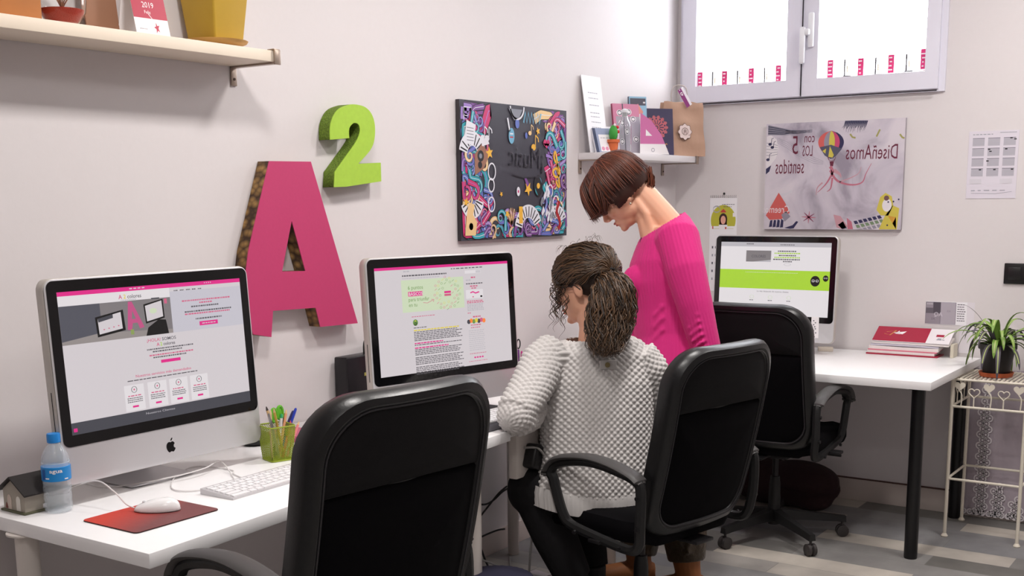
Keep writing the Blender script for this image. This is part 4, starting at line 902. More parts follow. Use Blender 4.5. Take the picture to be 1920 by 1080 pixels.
badge(.0365, gb); badge(.034, mat('badge_pale', (226, 206, 202), .6)); A.ring(0, .002, .017, .0025, gb); A.line([(-.006, -.01), (-.004, .006), (.004, .006), (.006, -.01)], .003, gb); A.ring(0, .006, .006, .002, gb); A.rect(.02, -.018, .024, -.014, gb); A.build('badge', gb, t, smooth=0)

# ------------------------------------------------------------------ papers on the back wall
def wall_sheet(name, label, cat, corners, draw, m=pw, X=XW, th=.0015, curl=0):
    q = [at_x(px, py, X - th) for px, py in corners]; y1 = (q[0].y + q[2].y) / 2; y0 = (q[1].y + q[3].y) / 2; z1 = (q[0].z + q[1].z) / 2; z0 = (q[2].z + q[3].z) / 2
    t = thing(name, label, cat, (X, (y0 + y1) / 2, z0)); b = MB(); b.box((X - th / 2 - .0005, (y0 + y1) / 2, (z0 + z1) / 2), (th, y1 - y0, z1 - z0)); b.build('sheet', m, t, True)
    A = Art((X - th - .0006, y1, z0), (0, -(y1 - y0), 0), (0, 0, z1 - z0), .00006, .0002); draw(A)
    if A.mats: A.build('print', A.mats[0], t, True, smooth=0)
    return t
def d_year(A):
    rg = random.Random(3); lg = mat('grid_grey', (186, 182, 192), .7); A.dashes(.08, .5, .95, .014, gt, rg, (.03, .08), .02); A.dashes(.62, .95, .97, .012, gt, rg)
    for i in range(3):
        for j in range(4):
            u, v = .08 + i * .31, .78 - j * .15; A.rect(u, v, u + .24, v + .11, lg)
    A.up()
    for i in range(3):
        for j in range(4):
            u, v = .08 + i * .31, .78 - j * .15; A.rect(u, v + .11, u + .24, v + .117, dkp)
            for k in range(4): A.rect(u + .01, v + .018 + k * .022, u + .23, v + .022 + k * .022, gt)
    for u, v in ((.85, .88), (.93, .86), (.42, .72), (.45, .69), (.76, .72), (.40, .55), (.26, .42), (.55, .42), (.90, .42)): A.up(); A.rect(u - .025, v, u + .025, v + .016, mat('marker_black', (28, 26, 30), .7))
    for u in (.06, .67): A.rect(u, .22, u + .24, .29, mat('grid_pale', (214, 210, 218), .7))
    A.dashes(.1, .9, .12, .012, gt, rg, (.06, .12), .06); A.line([(.1, .08), (.6, .07), (.92, .1)], .005, gt)
wall_sheet('year_planner_sheet', 'white year planner sheet taped high on the back wall at the right', 'paper sheet', [(1816, 250), (1910, 240), (1812, 374), (1906, 370)], d_year, mat('paper_lilac', (222, 216, 226), .7))
def d_leaf(A):
    g = [mat('leaf_g%d' % i, c, .6) for i, c in enumerate(((150, 142, 152), (104, 98, 108), (176, 168, 178), (210, 204, 212)))]
    A.rect(0, .02, .74, .98, g[1]); A.up(); A.rect(.37, .03, .73, .97, g[2]); A.rect(.01, .03, .36, .48, g[0]); A.rect(.01, .5, .18, .70, g[1]); A.rect(.01, .72, .18, .97, g[0]); A.rect(.19, .5, .36, .97, mat('leaf_dark', (84, 78, 88), .6)); A.up()
    for k in range(5): A.rect(.03 + .03 * k, .86, .045 + .03 * k, .93, g[3])
    A.text('AQ', .42, .36, .26, g[3], mirror=True, sx=.55); A.text('AR', .62, .55, .14, g[0], mirror=True, sx=.6); A.text('AS', .24, .2, .14, g[1], mirror=True, sx=.6)
    for k in range(8): A.dashes(.77, .97, .90 - k * .1, .035, g[1], random.Random(k), (.03, .06), .01)
wall_sheet('grey_leaflet', 'small leaflet of grey squares pinned above the right end of the black-legged desk', 'leaflet', [(1736, 564), (1813, 568), (1735, 606), (1812, 612)], d_leaf)
wall_sheet('blank_sheet', 'faint blank white sheet on the back wall behind the plant', 'paper sheet', [(1800, 566), (1826, 568), (1799, 662), (1825, 664)], lambda A: None, mat('paper_faint', (226, 220, 226), .7), th=.001)
def d_cal(A):
    ol, pk_, br_ = mat('cal_olive', (190, 186, 62), .6), mat('cal_red', (196, 70, 62), .6), mat('cal_hair', (60, 34, 34), .6)
    A.rect(0, .0, 1, 1, pw); A.up(); A.disc(.5, .76, .46, ol, .165, n=30); A.up(); A.rect(.0, .54, 1, .672, pw); A.up(); A.rect(.06, .675, .94, .70, pw); A.up()
    A.disc(.5, .775, .15, br_, .062); A.rect(.36, .705, .64, .78, br_); A.up(); A.disc(.5, .765, .095, mat('cal_skin', (230, 170, 150), .6), .045); A.poly([(.36, .66), (.64, .66), (.66, .715), (.34, .715)], wh_); A.up()
    A.poly([(.4, .855), (.5, .885), (.6, .855), (.6, .845), (.4, .845)], pk_); A.disc(.6, .68, .03, pk_, .012); A.rect(.1, .67, .14, .70, pk_); A.rect(.85, .80, .95, .84, wh_); A.ring(.25, .88, .13, .012, gt, asp=.25)
    A.dashes(.45, .92, .93, .006, dkp, random.Random(1), (.03, .09), .02); A.dashes(.5, .85, .905, .006, dkp, random.Random(2), (.03, .09), .02)
    for i in range(7):
        for j in range(5): A.rect(.1 + i * .12, .12 + j * .085, .15 + i * .12, .145 + j * .085, dkp if (i + j) % 3 else gt)
t = wall_sheet('wall_calendar', 'spiral wall calendar with a girl on an olive circle, beside the back computer', 'calendar', [(1330, 371), (1383, 371), (1330, 545), (1378, 547)], d_cal)
q0, q1 = at_x(1331, 368, XW - .003), at_x(1382, 367, XW - .003)
for k in range(14):
    y = q0.y + (q1.y - q0.y) * (k + .5) / 14; b = MB(); b.tube([(XW - .003 + .004 * math.cos(a), y, q0.z - .002 + .006 * math.sin(a)) for a in [2 * PI * i / 8 for i in range(8)]], .0008, 4, closed=True)
    b.build('wire_loop', mat('wire_grey', (150, 146, 152), .3, .8), t, True)
b = MB(); qq = at_x(1358, 363, XW - .004); b.ball((XW - .005, qq.y, qq.z), (.005, .006, .006), seg=10); b.build('wall_pin', mat('pin_black', (28, 26, 28), .4), label='small black pin in the back wall holding the spiral calendar', cat='pin')
# light switch
t = thing('light_switch', 'black light switch on the back wall above the plant', 'light switch', (XW, 1.055, 1.088))
b = MB(); b.box((XW - .005, 1.062, 1.134), (.010, .088, .092), .003, seg=3); b.build('plate', mat('switch_black', (22, 20, 22), .35), t, True)
b = MB(); b.box((XW - .011, 1.062, 1.134), (.004, .052, .056), .0015); b.build('rocker', mat('switch_rocker', (30, 28, 30), .3), t, True)
# ------------------------------------------------------------------ things on the long desk
D0 = DZ + .0006
t = thing('mouse_mat', 'red mouse mat shading to grey at the front edge of the long desk', 'mouse mat', (1.693, 2.197, D0), 0)
def mat_grad():
    m = bpy.data.materials.new('red_mat'); m.use_nodes = True; nt = m.node_tree; b = nt.nodes['Principled BSDF']; N = nt.nodes.new; L = nt.links.new
    tc = N('ShaderNodeTexCoord'); sp = N('ShaderNodeSeparateXYZ'); L(tc.outputs['Generated'], sp.inputs[0]); sb = N('ShaderNodeMath'); sb.operation = 'MULTIPLY_ADD'; L(sp.outputs['X'], sb.inputs[0]); sb.inputs[1].default_value = -.55
    L(sp.outputs['Y'], sb.inputs[2]); rp = N('ShaderNodeValToRGB'); L(sb.outputs[0], rp.inputs[0]); e = rp.color_ramp.elements; e[0].position = -.3 if 0 else 0; e[0].color = rgb(120, 62, 62); e[1].position = .75; e[1].color = rgb(208, 60, 42)
    L(rp.outputs[0], b.inputs['Base Color']); b.inputs['Roughness'].default_value = .45
    wv = N('ShaderNodeTexWave'); wv.wave_type = 'BANDS'; wv.bands_direction = 'DIAGONAL'; L(tc.outputs['Object'], wv.inputs[0]); wv.inputs['Scale'].default_value = 60; wv.inputs['Distortion'].default_value = 3
    bp = N('ShaderNodeBump'); bp.inputs['Strength'].default_value = .3; bp.inputs['Distance'].default_value = .001; L(wv.outputs[0], bp.inputs['Height']); L(bp.outputs[0], b.inputs['Normal']); return m
b = MB(); b.prism([(p[0], p[1]) for p in rrect(.242, .197, .012)], .003); b.build('surface', mat_grad(), t)
b = MB(); b.rings([[Vector((p[0], p[1], z)) for p in rrect(.242 + k, .197 + k, .0125)] for k, z in ((.001, 0), (.0016, .0008), (.001, .0018))]); b.build('rubber_edge', mat('mat_rubber', (40, 20, 24), .7), t)
def mouse(label, loc, rz):
    t = thing('computer_mouse', label, 'computer mouse', loc, rz)
    b = MB(); rg = []
    for k in range(9):
        z = k / 8; s = math.sqrt(max(0, 1 - z ** 2.4)); rg.append([Vector((.0285 * max(s, .02) * math.cos(a), .054 * max(s, .02) * math.sin(a) , .004 + .026 * z - .010 * (math.sin(a) * s) * z)) for a in [2 * PI * i / 28 for i in range(28)]])
    rg.insert(0, [Vector((.024 * math.cos(a), .049 * math.sin(a), .0)) for a in [2 * PI * i / 28 for i in range(28)]])
    b.rings(rg); b.build('body', mat('mouse_white', (244, 243, 244), .25, coat=.3), t, smooth=60)
    b = MB(); b.rings([[Vector((.0292 * math.cos(a), .0548 * math.sin(a), z)) for a in [2 * PI * i / 28 for i in range(28)]] for z in (.002, .0045)]); b.build('base_ring', mat('mouse_base', (196, 190, 190), .4), t)
    b = MB(); b.lathe([(.004, 0), (.005, .004), (.002, .006)], (0, .030, .019), 12); b.build('scroll_ball', mat('mouse_ball', (205, 205, 208), .3), t); return t
mouse('white corded mouse lying on the red mouse mat', (1.722, 2.212, D0 + .0032), math.radians(38))
wc = mat('cable_white', (228, 224, 224), .45); bc = mat('cable_black', (20, 19, 20), .5); gc = mat('cable_grey', (150, 146, 144), .5)
def cable(label, pts, r=.0018, m=wc, n=8, cat='cable'):
    b = MB(); b.tube(bez(pts, n), r, 7); return b.build('cable', m, label=label, cat=cat)
def dz(px, py, z=.0028): q = at_z(px, py, DZ + z); return (q.x, q.y, DZ + z)
cable('white cable arching up from the mouse on the red mat', [(1.688, 2.254, DZ + .012), (1.677, 2.270, DZ + .022), (1.668, 2.30, DZ + .05), (1.668, 2.36, DZ + .068), (1.655, 2.43, DZ + .05), (1.640, 2.52, DZ + .012), (1.66, 2.60, DZ + .003), (1.75, 2.66, DZ + .003)])
cable('white keyboard cable looping around the stand of the large computer', [dz(480, 905), dz(440, 890), dz(436, 882), dz(400, 876), dz(360, 876), dz(330, 892), dz(322, 915), dz(350, 921), dz(400, 915), dz(435, 903), dz(436, 893), (2.12, 2.44, DZ + .02), (2.04, 2.41, DZ + .020), (1.95, 2.415, DZ + .016), (1.86, 2.47, DZ + .006), (1.80, 2.52, DZ + .0028), (1.80, 2.60, DZ + .0028)])
# keyboards
kbw = mat('keycap_white', (240, 239, 241), .4); kba = mat('keyboard_aluminium', (210, 208, 210), .35, .4)
def keyboard(label, loc, rz, W=.43, Dp=.116):
    t = thing('keyboard', label, 'keyboard', loc, rz); b = MB()
    b.rings([[Vector((x * W / 2, y * Dp / 2, z0 + (0 if k else 0))) for x, y, z0 in ((-1, -1, .0 if k == 0 else .0045), (1, -1, 0 if k == 0 else .0045), (1, 1, 0 if k == 0 else .015), (-1, 1, 0 if k == 0 else .015))] for k in (0, 1)]); b.build('case', kba, t)
    b = MB(); rows = 6; sl = .0105 / Dp
    lines = {0: [3.0, 1.2, 1.2, 6, 1.2, 1.2, 1.2, 1, 1, 1, 2.0, 1], 1: [2.2] + [1] * 10 + [2.4, 1.0, 1, 1, 1], 2: [1.8] + [1] * 11 + [1.8, 1, 1, 1], 3: [1.5] + [1] * 12 + [1.4, 1, 1, 1], 4: [1] * 13 + [1.8, 1, 1, 1], 5: [1.05] * 18}
    for r in range(rows):
        ws = lines[r]; tot = sum(ws); u = -W / 2 + .008; k = (W - .016) / tot; hy = .0175 if r < 5 else .0105; y = -Dp / 2 + .013 + r * .0182 - (.003 if r == 5 else 0)
        for w_ in ws:
            x = u + w_ * k / 2; z = .0045 + (y + Dp / 2) * sl + .0012; b.box((x, y, z), (w_ * k - .0035, hy - .003, .0028), 0, Matrix.Rotation(math.atan(sl), 3, 'X')); u += w_ * k
    o = b.build('keys', kbw, t); o['kind'] = 'stuff'
    b = MB(); b.box((0, Dp / 2 - .004, .004), (W * .96, .006, .008), .001); b.build('rear_bar', mat('keyboard_foot', (190, 190, 192), .5), t); return t
keyboard('white keyboard on the long desk right of the red mouse mat', (2.108, 2.205, D0), math.radians(1.5))
keyboard('white keyboard in front of the woman in the grey sweater', (3.20, 2.215, D0), math.radians(-3))
b = MB(); b.prism(rrect(.46, .30, .012), .003, Matrix.Translation((3.10, 2.245, DZ + .0002))); b.build('desk_pad', mat('pad_slate', (64, 62, 68), .75, bump=(300, .3, .0006)), label='dark grey desk pad under the elbow of the woman in the grey sweater', cat='desk pad')
for o in bpy.data.objects:
    if o.name == 'keyboard.001': o.location.z += .004
# water bottle
t = thing('water_bottle', 'small plastic water bottle with a blue cap at the left end of the long desk', 'bottle', (1.600, 2.423, D0))
P = [(.014, .002), (.026, 0), (.032, .006), (.0325, .020), (.031, .026), (.0325, .032), (.0325, .042), (.031, .046), (.0325, .050), (.0325, .062), (.031, .067), (.0325, .072), (.0325, .085), (.0328, .112), (.033, .122), (.030, .138), (.022, .154), (.0145, .166), (.0135, .172)]
b = MB(); b.lathe(P, seg=32); b.build('body', mat('bottle_plastic', (226, 236, 244), .12, alpha=.32, coat=.6), t)
b = MB(); b.lathe([(.0125, .1675), (.0155, .169), (.0158, .186), (.0145, .190), (.002, .1905)], seg=28)
b.build('cap', mat('cap_blue', (28, 128, 206), .4, bump=(200, .3, .001)), t)
b = MB(); b.lathe([(.0325, .078), (.0336, .079), (.0338, .112), (.0327, .113)], seg=40); lb = b.build('label_band', mat('label_blue', (30, 134, 206), .4), t)
ra = .0341
def onlabel(A0, u, v, w_, h_, m, nm='mark'):
    pass
b = MB(); b.use(wh_)
vv, ff = text_mesh('agua', 1, 'LEFT', .02); a0 = math.radians(-150)
b.faces([(ra * math.cos(a0 + (x * .017) / ra), ra * math.sin(a0 + (x * .017) / ra), .100 + y * .013) for x, y, z in vv], ff)
for k, (aa, z0_, z1_) in enumerate(((-3.25, .083, .108), (-2.95, .085, .088), (-1.6, .082, .085))):
    b.use(mat('label_navy', (24, 84, 160), .5) if k == 0 else wh_); n = 6; w_ = .010 / ra
    b.faces([(ra * math.cos(aa + w_ * i / n), ra * math.sin(aa + w_ * i / n), z) for z in (z0_, z1_) for i in range(n + 1)], [[i, i + 1, n + 2 + i, n + 1 + i] for i in range(n)])
b.build('label_print', None, lb, smooth=0)
b = MB(); b.tube([(.031 * math.cos(a), .031 * math.sin(a), .121) for a in [2 * PI * i / 30 for i in range(30)]], .0008, 5, closed=True); b.build('water_line', mat('water_line', (205, 222, 232), .1), t)
# little house ornament
t = thing('house_ornament', 'tiny grey house ornament with a black roof beside the water bottle', 'ornament', (1.585, 2.500, D0), math.radians(0))
hw = mat('house_grey', (168, 160, 148), .7, var=.06, bump=(60, .3)); W2, L2 = .043, .052
b = MB(); b.prism([(-W2, 0), (W2, 0), (W2, .048), (0, .078), (-W2, .048)], 2 * L2, Matrix(((0, 0, 1, -L2), (1, 0, 0, 0), (0, 1, 0, .005), (0, 0, 0, 1)))); b.build('walls', hw, t)
b = MB()
for s in (-1, 1): b.prism([(0, .080), (s * (W2 + .016), .041), (s * (W2 + .016), .045), (0, .084)], 2 * L2 + .02, Matrix(((0, 0, 1, -L2 - .010), (1, 0, 0, 0), (0, 1, 0, .005), (0, 0, 0, 1))))
b.build('roof', mat('roof_black', (34, 30, 30), .6), t)
b = MB(); b.box((0, 0, .0025), (2 * L2 + .012, 2 * W2 + .012, .005), .001); b.build('base', mat('house_base', (96, 96, 74), .7), t)
for s in (-1, 1):
    b = MB(); b.prism([(x + s * .018, y) for x, y in [(-.008, .0), (.008, 0), (.008, .028), (.005, .034), (0, .036), (-.005, .034), (-.008, .028)]], .001, Matrix(((0, 0, -1, -L2 - .0002), (1, 0, 0, 0), (0, 1, 0, .006), (0, 0, 0, 1)))); b.build('arched_door', mat('house_door_%d' % s, (206, 190, 178) if s > 0 else (226, 222, 214), .6), t)
b = MB(); b.prism([(.024, 0), (.032, 0), (.028, .014)], .0012, Matrix(((0, 0, -1, -L2 - .0016), (1, 0, 0, 0), (0, 1, 0, .008), (0, 0, 0, 1)))); b.build('tiny_figure', mat('fig_brown', (110, 40, 34), .6), t)
b = MB(); b.box((.0, -W2 - .001, .012), (.01, .002, .01)); b.build('tiny_sign', wh_, t)
# pen cups
grn = mat('lime_mesh', (150, 166, 44), .45, .1)
def pen_cup(label, loc, rz, pens, h=.10, w=.078):
    t = thing('pen_cup', label, 'pen cup', loc, rz); wb, wt = w * .42, w * .52
    b = MB()
    for k, (z, s) in enumerate(((.002, wb), (h, wt))): b.tube([Vector((p[0], p[1], z)) for p in rrect(2 * s, 2 * s, .008)], .0022, 6, closed=True)
    b.prism(rrect(2 * wb, 2 * wb, .008), .0015); b.build('rim_and_base', grn, t)
    b = MB(); n = 13; m = 15
    for side in range(4):
        R_ = Matrix.Rotation(side * PI / 2, 4, 'Z')
        def P_(u, v): s = wb + (wt - wb) * v; return R_ @ Vector(((2 * u - 1) * (s - .002), -s, .002 + (h - .002) * v))
        for d in (-1, 1):
            for i in range(-m, n + 1):
                L = []
                for j in range(m + 1):
                    u = (i + j) / n
                    if d < 0: u = 1 - u
                    if -.001 <= u <= 1.001: L.append(P_(u, j / m))
                if len(L) > 1: b.tube([L[0], L[-1]], .0007, 4, cap=False)
    b.build('mesh_sides', grn, t)
    return t
def pen(label, base, top, r, m, tip=None, kind='pen', cap=None, group=None):
    t = thing(kind, label, kind.replace('_', ' '), tuple(base)); base = Vector(base); top = Vector(top); d = (top - base).normalized()
    if group: t['group'] = group
    b = MB(); b.tube([base - base, top - base - d * .012], r, 8); b.build('barrel', m, t)
    b = MB(); b.tube([top - base - d * .012, top - base - d * .003, top - base], [r * 1.0, r * .9 if cap else r * .5, r * .4 if cap else .0006], 8); b.build('end', tip or m, t); return t
wood, wood2 = mat('pencil_wood', (214, 178, 130), .6), mat('pencil_yellow', (196, 160, 70), .5)
CX, CY = 2.285, 2.385
pen_cup('lime green wire mesh pen cup beside the phone on the long desk', (CX, CY, D0), math.radians(-18), None)
def incup(label, px, py, D_, bx, by, r, m, tip=None, kind='pen', cap=True):
    top = at_y(px, py, CY + D_); pen(label, (CX + bx, CY + by, DZ + .006), top, r, m, tip, kind, cap)
incup('light wooden pencil leaning leftmost in the lime cup', 499, 762, .01, .012, .0, .0038, wood, mat('lead', (70, 60, 60), .5), 'pencil', False)
incup('pale wooden pencil behind the leftmost one in the lime cup', 507, 768, -.01, -.014, .008, .0038, mat('pencil_pale', (226, 200, 160), .6), None, 'pencil', False)
incup('yellow pencil leaning in the middle of the lime cup', 513, 766, -.02, .020, -.004, .0038, wood2, wood, 'pencil', False)
incup('silver pen with a clip in the lime cup', 504, 775, -.005, -.004, -.01, .0042, mat('pen_silver', (150, 146, 150), .3, .7))
incup('white marker beside the green scissors in the lime cup', 528, 776, .0, .010, .010, .0045, wh_, mat('cap_teal', (60, 170, 110), .4))
incup('orange-brown coloured pencil upright in the lime cup', 537, 768, .01, -.004, -.010, .0038, mat('pencil_orange', (216, 150, 110), .6), wood, 'pencil', False)
incup('red pen in the lime cup', 547, 783, .01, .008, -.012, .0042, mat('pen_red', (190, 30, 50), .4))
incup('blue ballpoint pen standing tallest in the lime cup', 555, 765, .005, .018, .012, .0044, mat('pen_blue', (40, 60, 170), .4))
incup('navy pen left of the blue ballpoint in the lime cup', 550, 770, .01, .002, .016, .0042, mat('pen_navy', (44, 44, 92), .4))
incup('dark pen at the back of the lime cup', 533, 775, .02, -.010, .014, .004, mat('pen_dark', (40, 36, 40), .4))
incup('pink pencil at the right of the lime cup', 561, 790, -.005, .020, -.016, .0038, mat('pencil_pink', (226, 130, 130), .6), wood, 'pencil', False)
t = thing('scissors', 'scissors with lime green handles standing in the lime cup', 'scissors', (CX, CY, DZ + .006)); q = at_y(519, 775, CY + .005) - Vector((CX, CY, DZ + .006))
b = MB(); b.tube([(0, 0, 0), q * .8], .003, 6); b.build('blades', mat('scissor_steel', (180, 180, 184), .3, .9), t)
for k, s in enumerate((-.011, .011)):
    b = MB(); c = q + Vector((s * 1.1, 0, -.004 + .004 * k)); b.tube([c + Vector((.011 * math.cos(a), .0, .019 * math.sin(a))) for a in [2 * PI * i / 16 for i in range(16)]], .004, 8, closed=True); b.ball(c, (.009, .002, .016), seg=10); b.build('handle', mat('scissor_green', (96, 176, 40), .45), t)
# cordless phone in its cradle
t = thing('cordless_phone', 'black cordless phone standing in its round cradle behind the lime cup', 'phone', (2.405, 2.60, D0), math.radians(10))
pb = mat('phone_black', (20, 20, 22), .3); b = MB(); b.lathe([(.040, 0), (.050, .006), (.050, .018), (.036, .034), (.014, .040), (.0, .041)], seg=32); b.xf(Matrix.Diagonal((1, .85, 1, 1))); b.build('cradle', pb, t)
Mx = Matrix.Translation((0.0, .012, .024)) @ Matrix.Rotation(-.14, 4, 'X') @ Matrix.Rotation(-.10, 4, 'Y'); b = MB(); rg = []
for s, y in ((.82, -.013), (.97, -.010), (1, 0), (.97, .009), (.8, .013)):
    rg.append([Mx @ Vector((p[0] * s, y, p[1] * (.985 if s < .9 else 1) + .082)) for p in rrect(.050, .164, .020)])
b.rings(rg); hs = b.build('handset', pb, t)
A = Art(Mx @ Vector((-.017, -.0133, .085)), Mx.to_3x3() @ Vector((.034, 0, 0)), Mx.to_3x3() @ Vector((0, 0, .066)), .0002, .0004); A.rect(0, .05, 1, .6, mat('phone_screen', (50, 56, 60), .15)); A.rect(.25, .75, .75, .8, wh_); A.disc(.5, .93, .1, mat('phone_grill', (50, 50, 52), .4), .03); A.build('phone_display', A.mats[0], hs, smooth=0)
A = Art(Mx @ Vector((-.017, -.0133, .02)), Mx.to_3x3() @ Vector((.034, 0, 0)), Mx.to_3x3() @ Vector((0, 0, .06)), .0002, .0004)
for i in range(3):
    for j in range(4): A.rect(.05 + i * .33, .06 + j * .24, .28 + i * .33, .22 + j * .24, mat('phone_keys', (60, 60, 64), .4))
A.build('keypad', A.mats[0], hs, smooth=0)
cable('thin black phone cable along the desk behind the large computer', [(2.355, 2.60, DZ + .012), (2.30, 2.62, DZ + .003), (2.2, 2.65, DZ + .003), (2.1, 2.66, DZ + .003)], .002, bc)
# pink notebook between cup and router
b = MB(); b.box((0, 0, .0), (.11, .15, .020), .002, Matrix.Rotation(0, 3, 'Z')); b.xf(Matrix.Translation((2.535, 2.56, DZ + .011))); b.build('pink_notepad', mat('notepad_rose', (186, 92, 118), .5), label='rose pink notepad lying behind the lime cup on the long desk', cat='notepad')
# router box and its leads on the left wall by the second computer
t = thing('router', 'black router box with a small yellow label behind the middle computer', 'router', (2.985, 2.68, .80))
b = MB(); b.box((2.985, 2.700, .868), (.175, .060, .165), .006, seg=3); b.build('case', mat('router_black', (22, 20, 24), .35), t, True)
b = MB(); b.box((2.985, 2.69, .7675), (.10, .05, .038), .004); b.build('stand', mat('router_black', 0), t, True)
b = MB(); q = at_y(687, 701, 2.669); b.box((q.x, 2.669, q.z), (.020, .0015, .011)); b.build('label_sticker', mat('label_yellow', (190, 182, 96), .6), t, True)
for k in range(3):
    x = 3.02 + .014 * k; cable('black lead curving out of the top of the router box, %s' % ('left one', 'middle one', 'right one')[k], [(x, 2.70, .945), (x, 2.70, .975), (x + .006, 2.70, .995), (x + .025, 2.70, 1.0), (x + .05, 2.705, .98), (x + .06, 2.71, .93)], .0032 if k != 2 else .006, bc)
# things between computer two and the woman
CX2, CY2 = 3.72, 2.40
cup2 = at_y(976, 700, 2.52)
t = pen_cup('second lime mesh pen cup, right of the middle computer', (cup2.x, 2.52, D0), .3, None)
CX, CY = cup2.x, 2.52
for lab, px, py, bx, by, m, kd in (('purple pen in the cup right of the middle computer', 972, 655, .0, .01, mat('pen_purple', (120, 60, 140), .4), 'pen'), ('magenta pen in the cup right of the middle computer', 978, 658, .01, 0, mat('pen_magenta', (196, 60, 140), .4), 'pen'), ('brown pencil in the cup right of the middle computer', 985, 655, .012, -.01, mat('pencil_brown', (120, 80, 50), .5), 'pencil'), ('orange pen in the cup right of the middle computer', 982, 662, -.012, .01, mat('pen_orange', (214, 120, 60), .4), 'pen'), ('crimson pen nearest the woman in that cup', 992, 652, -.01, -.012, mat('pen_red', 0), 'pen')):
    incup(lab, px, py, 0, bx, by, .0042, m, None, kd)
t = thing('scissors', 'black scissors in the cup right of the middle computer', 'scissors', (CX, CY, DZ + .006)); q = at_y(972, 645, CY) - Vector((CX, CY, DZ + .006)); b = MB(); b.tube([(0, 0, 0), q * .8], .003, 6); b.build('blades', mat('scissor_steel', 0), t)
b = MB(); b.tube([q + Vector((.012 * math.cos(a), 0, .018 * math.sin(a))) for a in [2 * PI * i / 16 for i in range(16)]], .0025, 8, closed=True); b.build('handle', bc, t)
cable('black cable lying in a loop on the middle desk by the keyboard', [dz(898, 745), dz(905, 728), dz(925, 722), dz(938, 730), dz(930, 738), dz(912, 740)], .0018, bc)
cable('white cable curling on the desk under the middle computer', [dz(900, 712), dz(930, 706), dz(958, 702), dz(965, 694), dz(950, 690)], .002, wc)
mouse('white mouse on the dark desk pad by the second keyboard', (3.47, 2.16, D0 + .0035), math.radians(-10))
# ------------------------------------------------------------------ right desk
t = thing('folder_stack', 'stack of papers between crimson covers at the right end of the black-legged desk', 'folders', (5.45, 1.52, D0))
def slab(nm, y0, y1, xf, xb, zf0, zb0, th, m, parent=t, bow=0.0):
    b = MB(); rg = []; n = 10
    for i in range(n + 1):
        y = y0 + (y1 - y0) * i / n; w_ = bow * math.sin(PI * i / n)
        rg.append([Vector((xf, y, zf0 + w_)), Vector((xb, y, zb0 + w_)), Vector((xb, y, zb0 + th + w_)), Vector((xf, y, zf0 + th + w_))])
    b.rings(rg); return b.build(nm, m, parent, True)
pap = mat('paper_stack', (232, 224, 222), .75, var=.05); crim = mat('cover_crimson', (168, 30, 62), .4); pk3 = mat('cover_rose', (216, 120, 140), .5); ppk = mat('paper_grey', (196, 190, 204), .7)
Zd = D0
slab('bottom_cover', 1.345, 1.672, 5.40, 5.515, Zd, Zd + .0, .006, crim)
slab('lower_papers', 1.36, 1.668, 5.405, 5.515, Zd + .0065, Zd + .010, .012, pap)
slab('rose_folder', 1.35, 1.665, 5.405, 5.515, Zd + .019, Zd + .026, .005, pk3)
slab('middle_papers', 1.345, 1.662, 5.41, 5.515, Zd + .0245, Zd + .036, .016, pap, bow=-.002)
slab('grey_brochure', 1.345, 1.655, 5.41, 5.515, Zd + .041, Zd + .058, .007, ppk, bow=.002)
slab('upper_papers', 1.30, 1.650, 5.415, 5.515, Zd + .051, Zd + .075, .008, pap, bow=.001)
tc_ = slab('top_cover', 1.30, 1.650, 5.413, 5.515, Zd + .062, Zd + .118, .003, mat('cover_white', (236, 230, 234), .5))
n_ = Vector((.102, 0, .056)); A = Art((5.413, 1.650, Zd + .065), (0, -.35, 0), n_, .0002, .0003); A.rect(0, .0, .70, 1, crim); A.up(); gd = mat('gold_print', (208, 150, 84), .4)
A.line([(.14, .62), (.26, .75), (.2, .4), (.12, .5)], .02, gd); A.poly([(.22, .58), (.40, .72), (.36, .5)], wh_); A.poly([(.26, .52), (.3, .75), (.33, .5)], wh_); A.rect(.80, .45, .90, .6, crim); A.line([(.83, .3), (.88, .3)], .12, gt); A.dashes(.82, .95, .25, .05, gt, random.Random(3), (.02, .04), .01); A.build('cover_print', crim, tc_, True, smooth=0)
slab('side_binder', 1.285, 1.299, 5.44, 5.515, Zd, Zd, .06, mat('binder_ivory', (214, 206, 188), .6))
# tag and small clips near the third computer
t = thing('hanging_tag', 'small white printed tag hanging under the screen of the back computer', 'tag', (5.235, 1.885, .83)); q = at_x(1528, 615, 5.236)
b = MB(); b.box((5.236, q.y, q.z), (.0015, .036, .105)); b.build('card', wh_, t, True); A = Art((5.2348, q.y + .018, q.z - .052), (0, -.036, 0), (0, 0, .105), .0001, .0003); rg_ = random.Random(7)
for k in range(9): A.disc(rg_.uniform(.3, .8), .1 + k * .09, .10, dkp, .025)
A.build('print', dkp, t, True, smooth=0)
b = MB(); q = at_z(1540, 655, DZ + .01); b.box((0, 0, .009), (.05, .07, .018), .002); b.xf(Matrix.Translation((5.40, 1.868, D0)) @ Matrix.Rotation(.4, 4, 'Z')); b.build('small_box', mat('box_ivory', (226, 214, 200), .6), label='small ivory box on the desk by the stand of the back computer', cat='box')

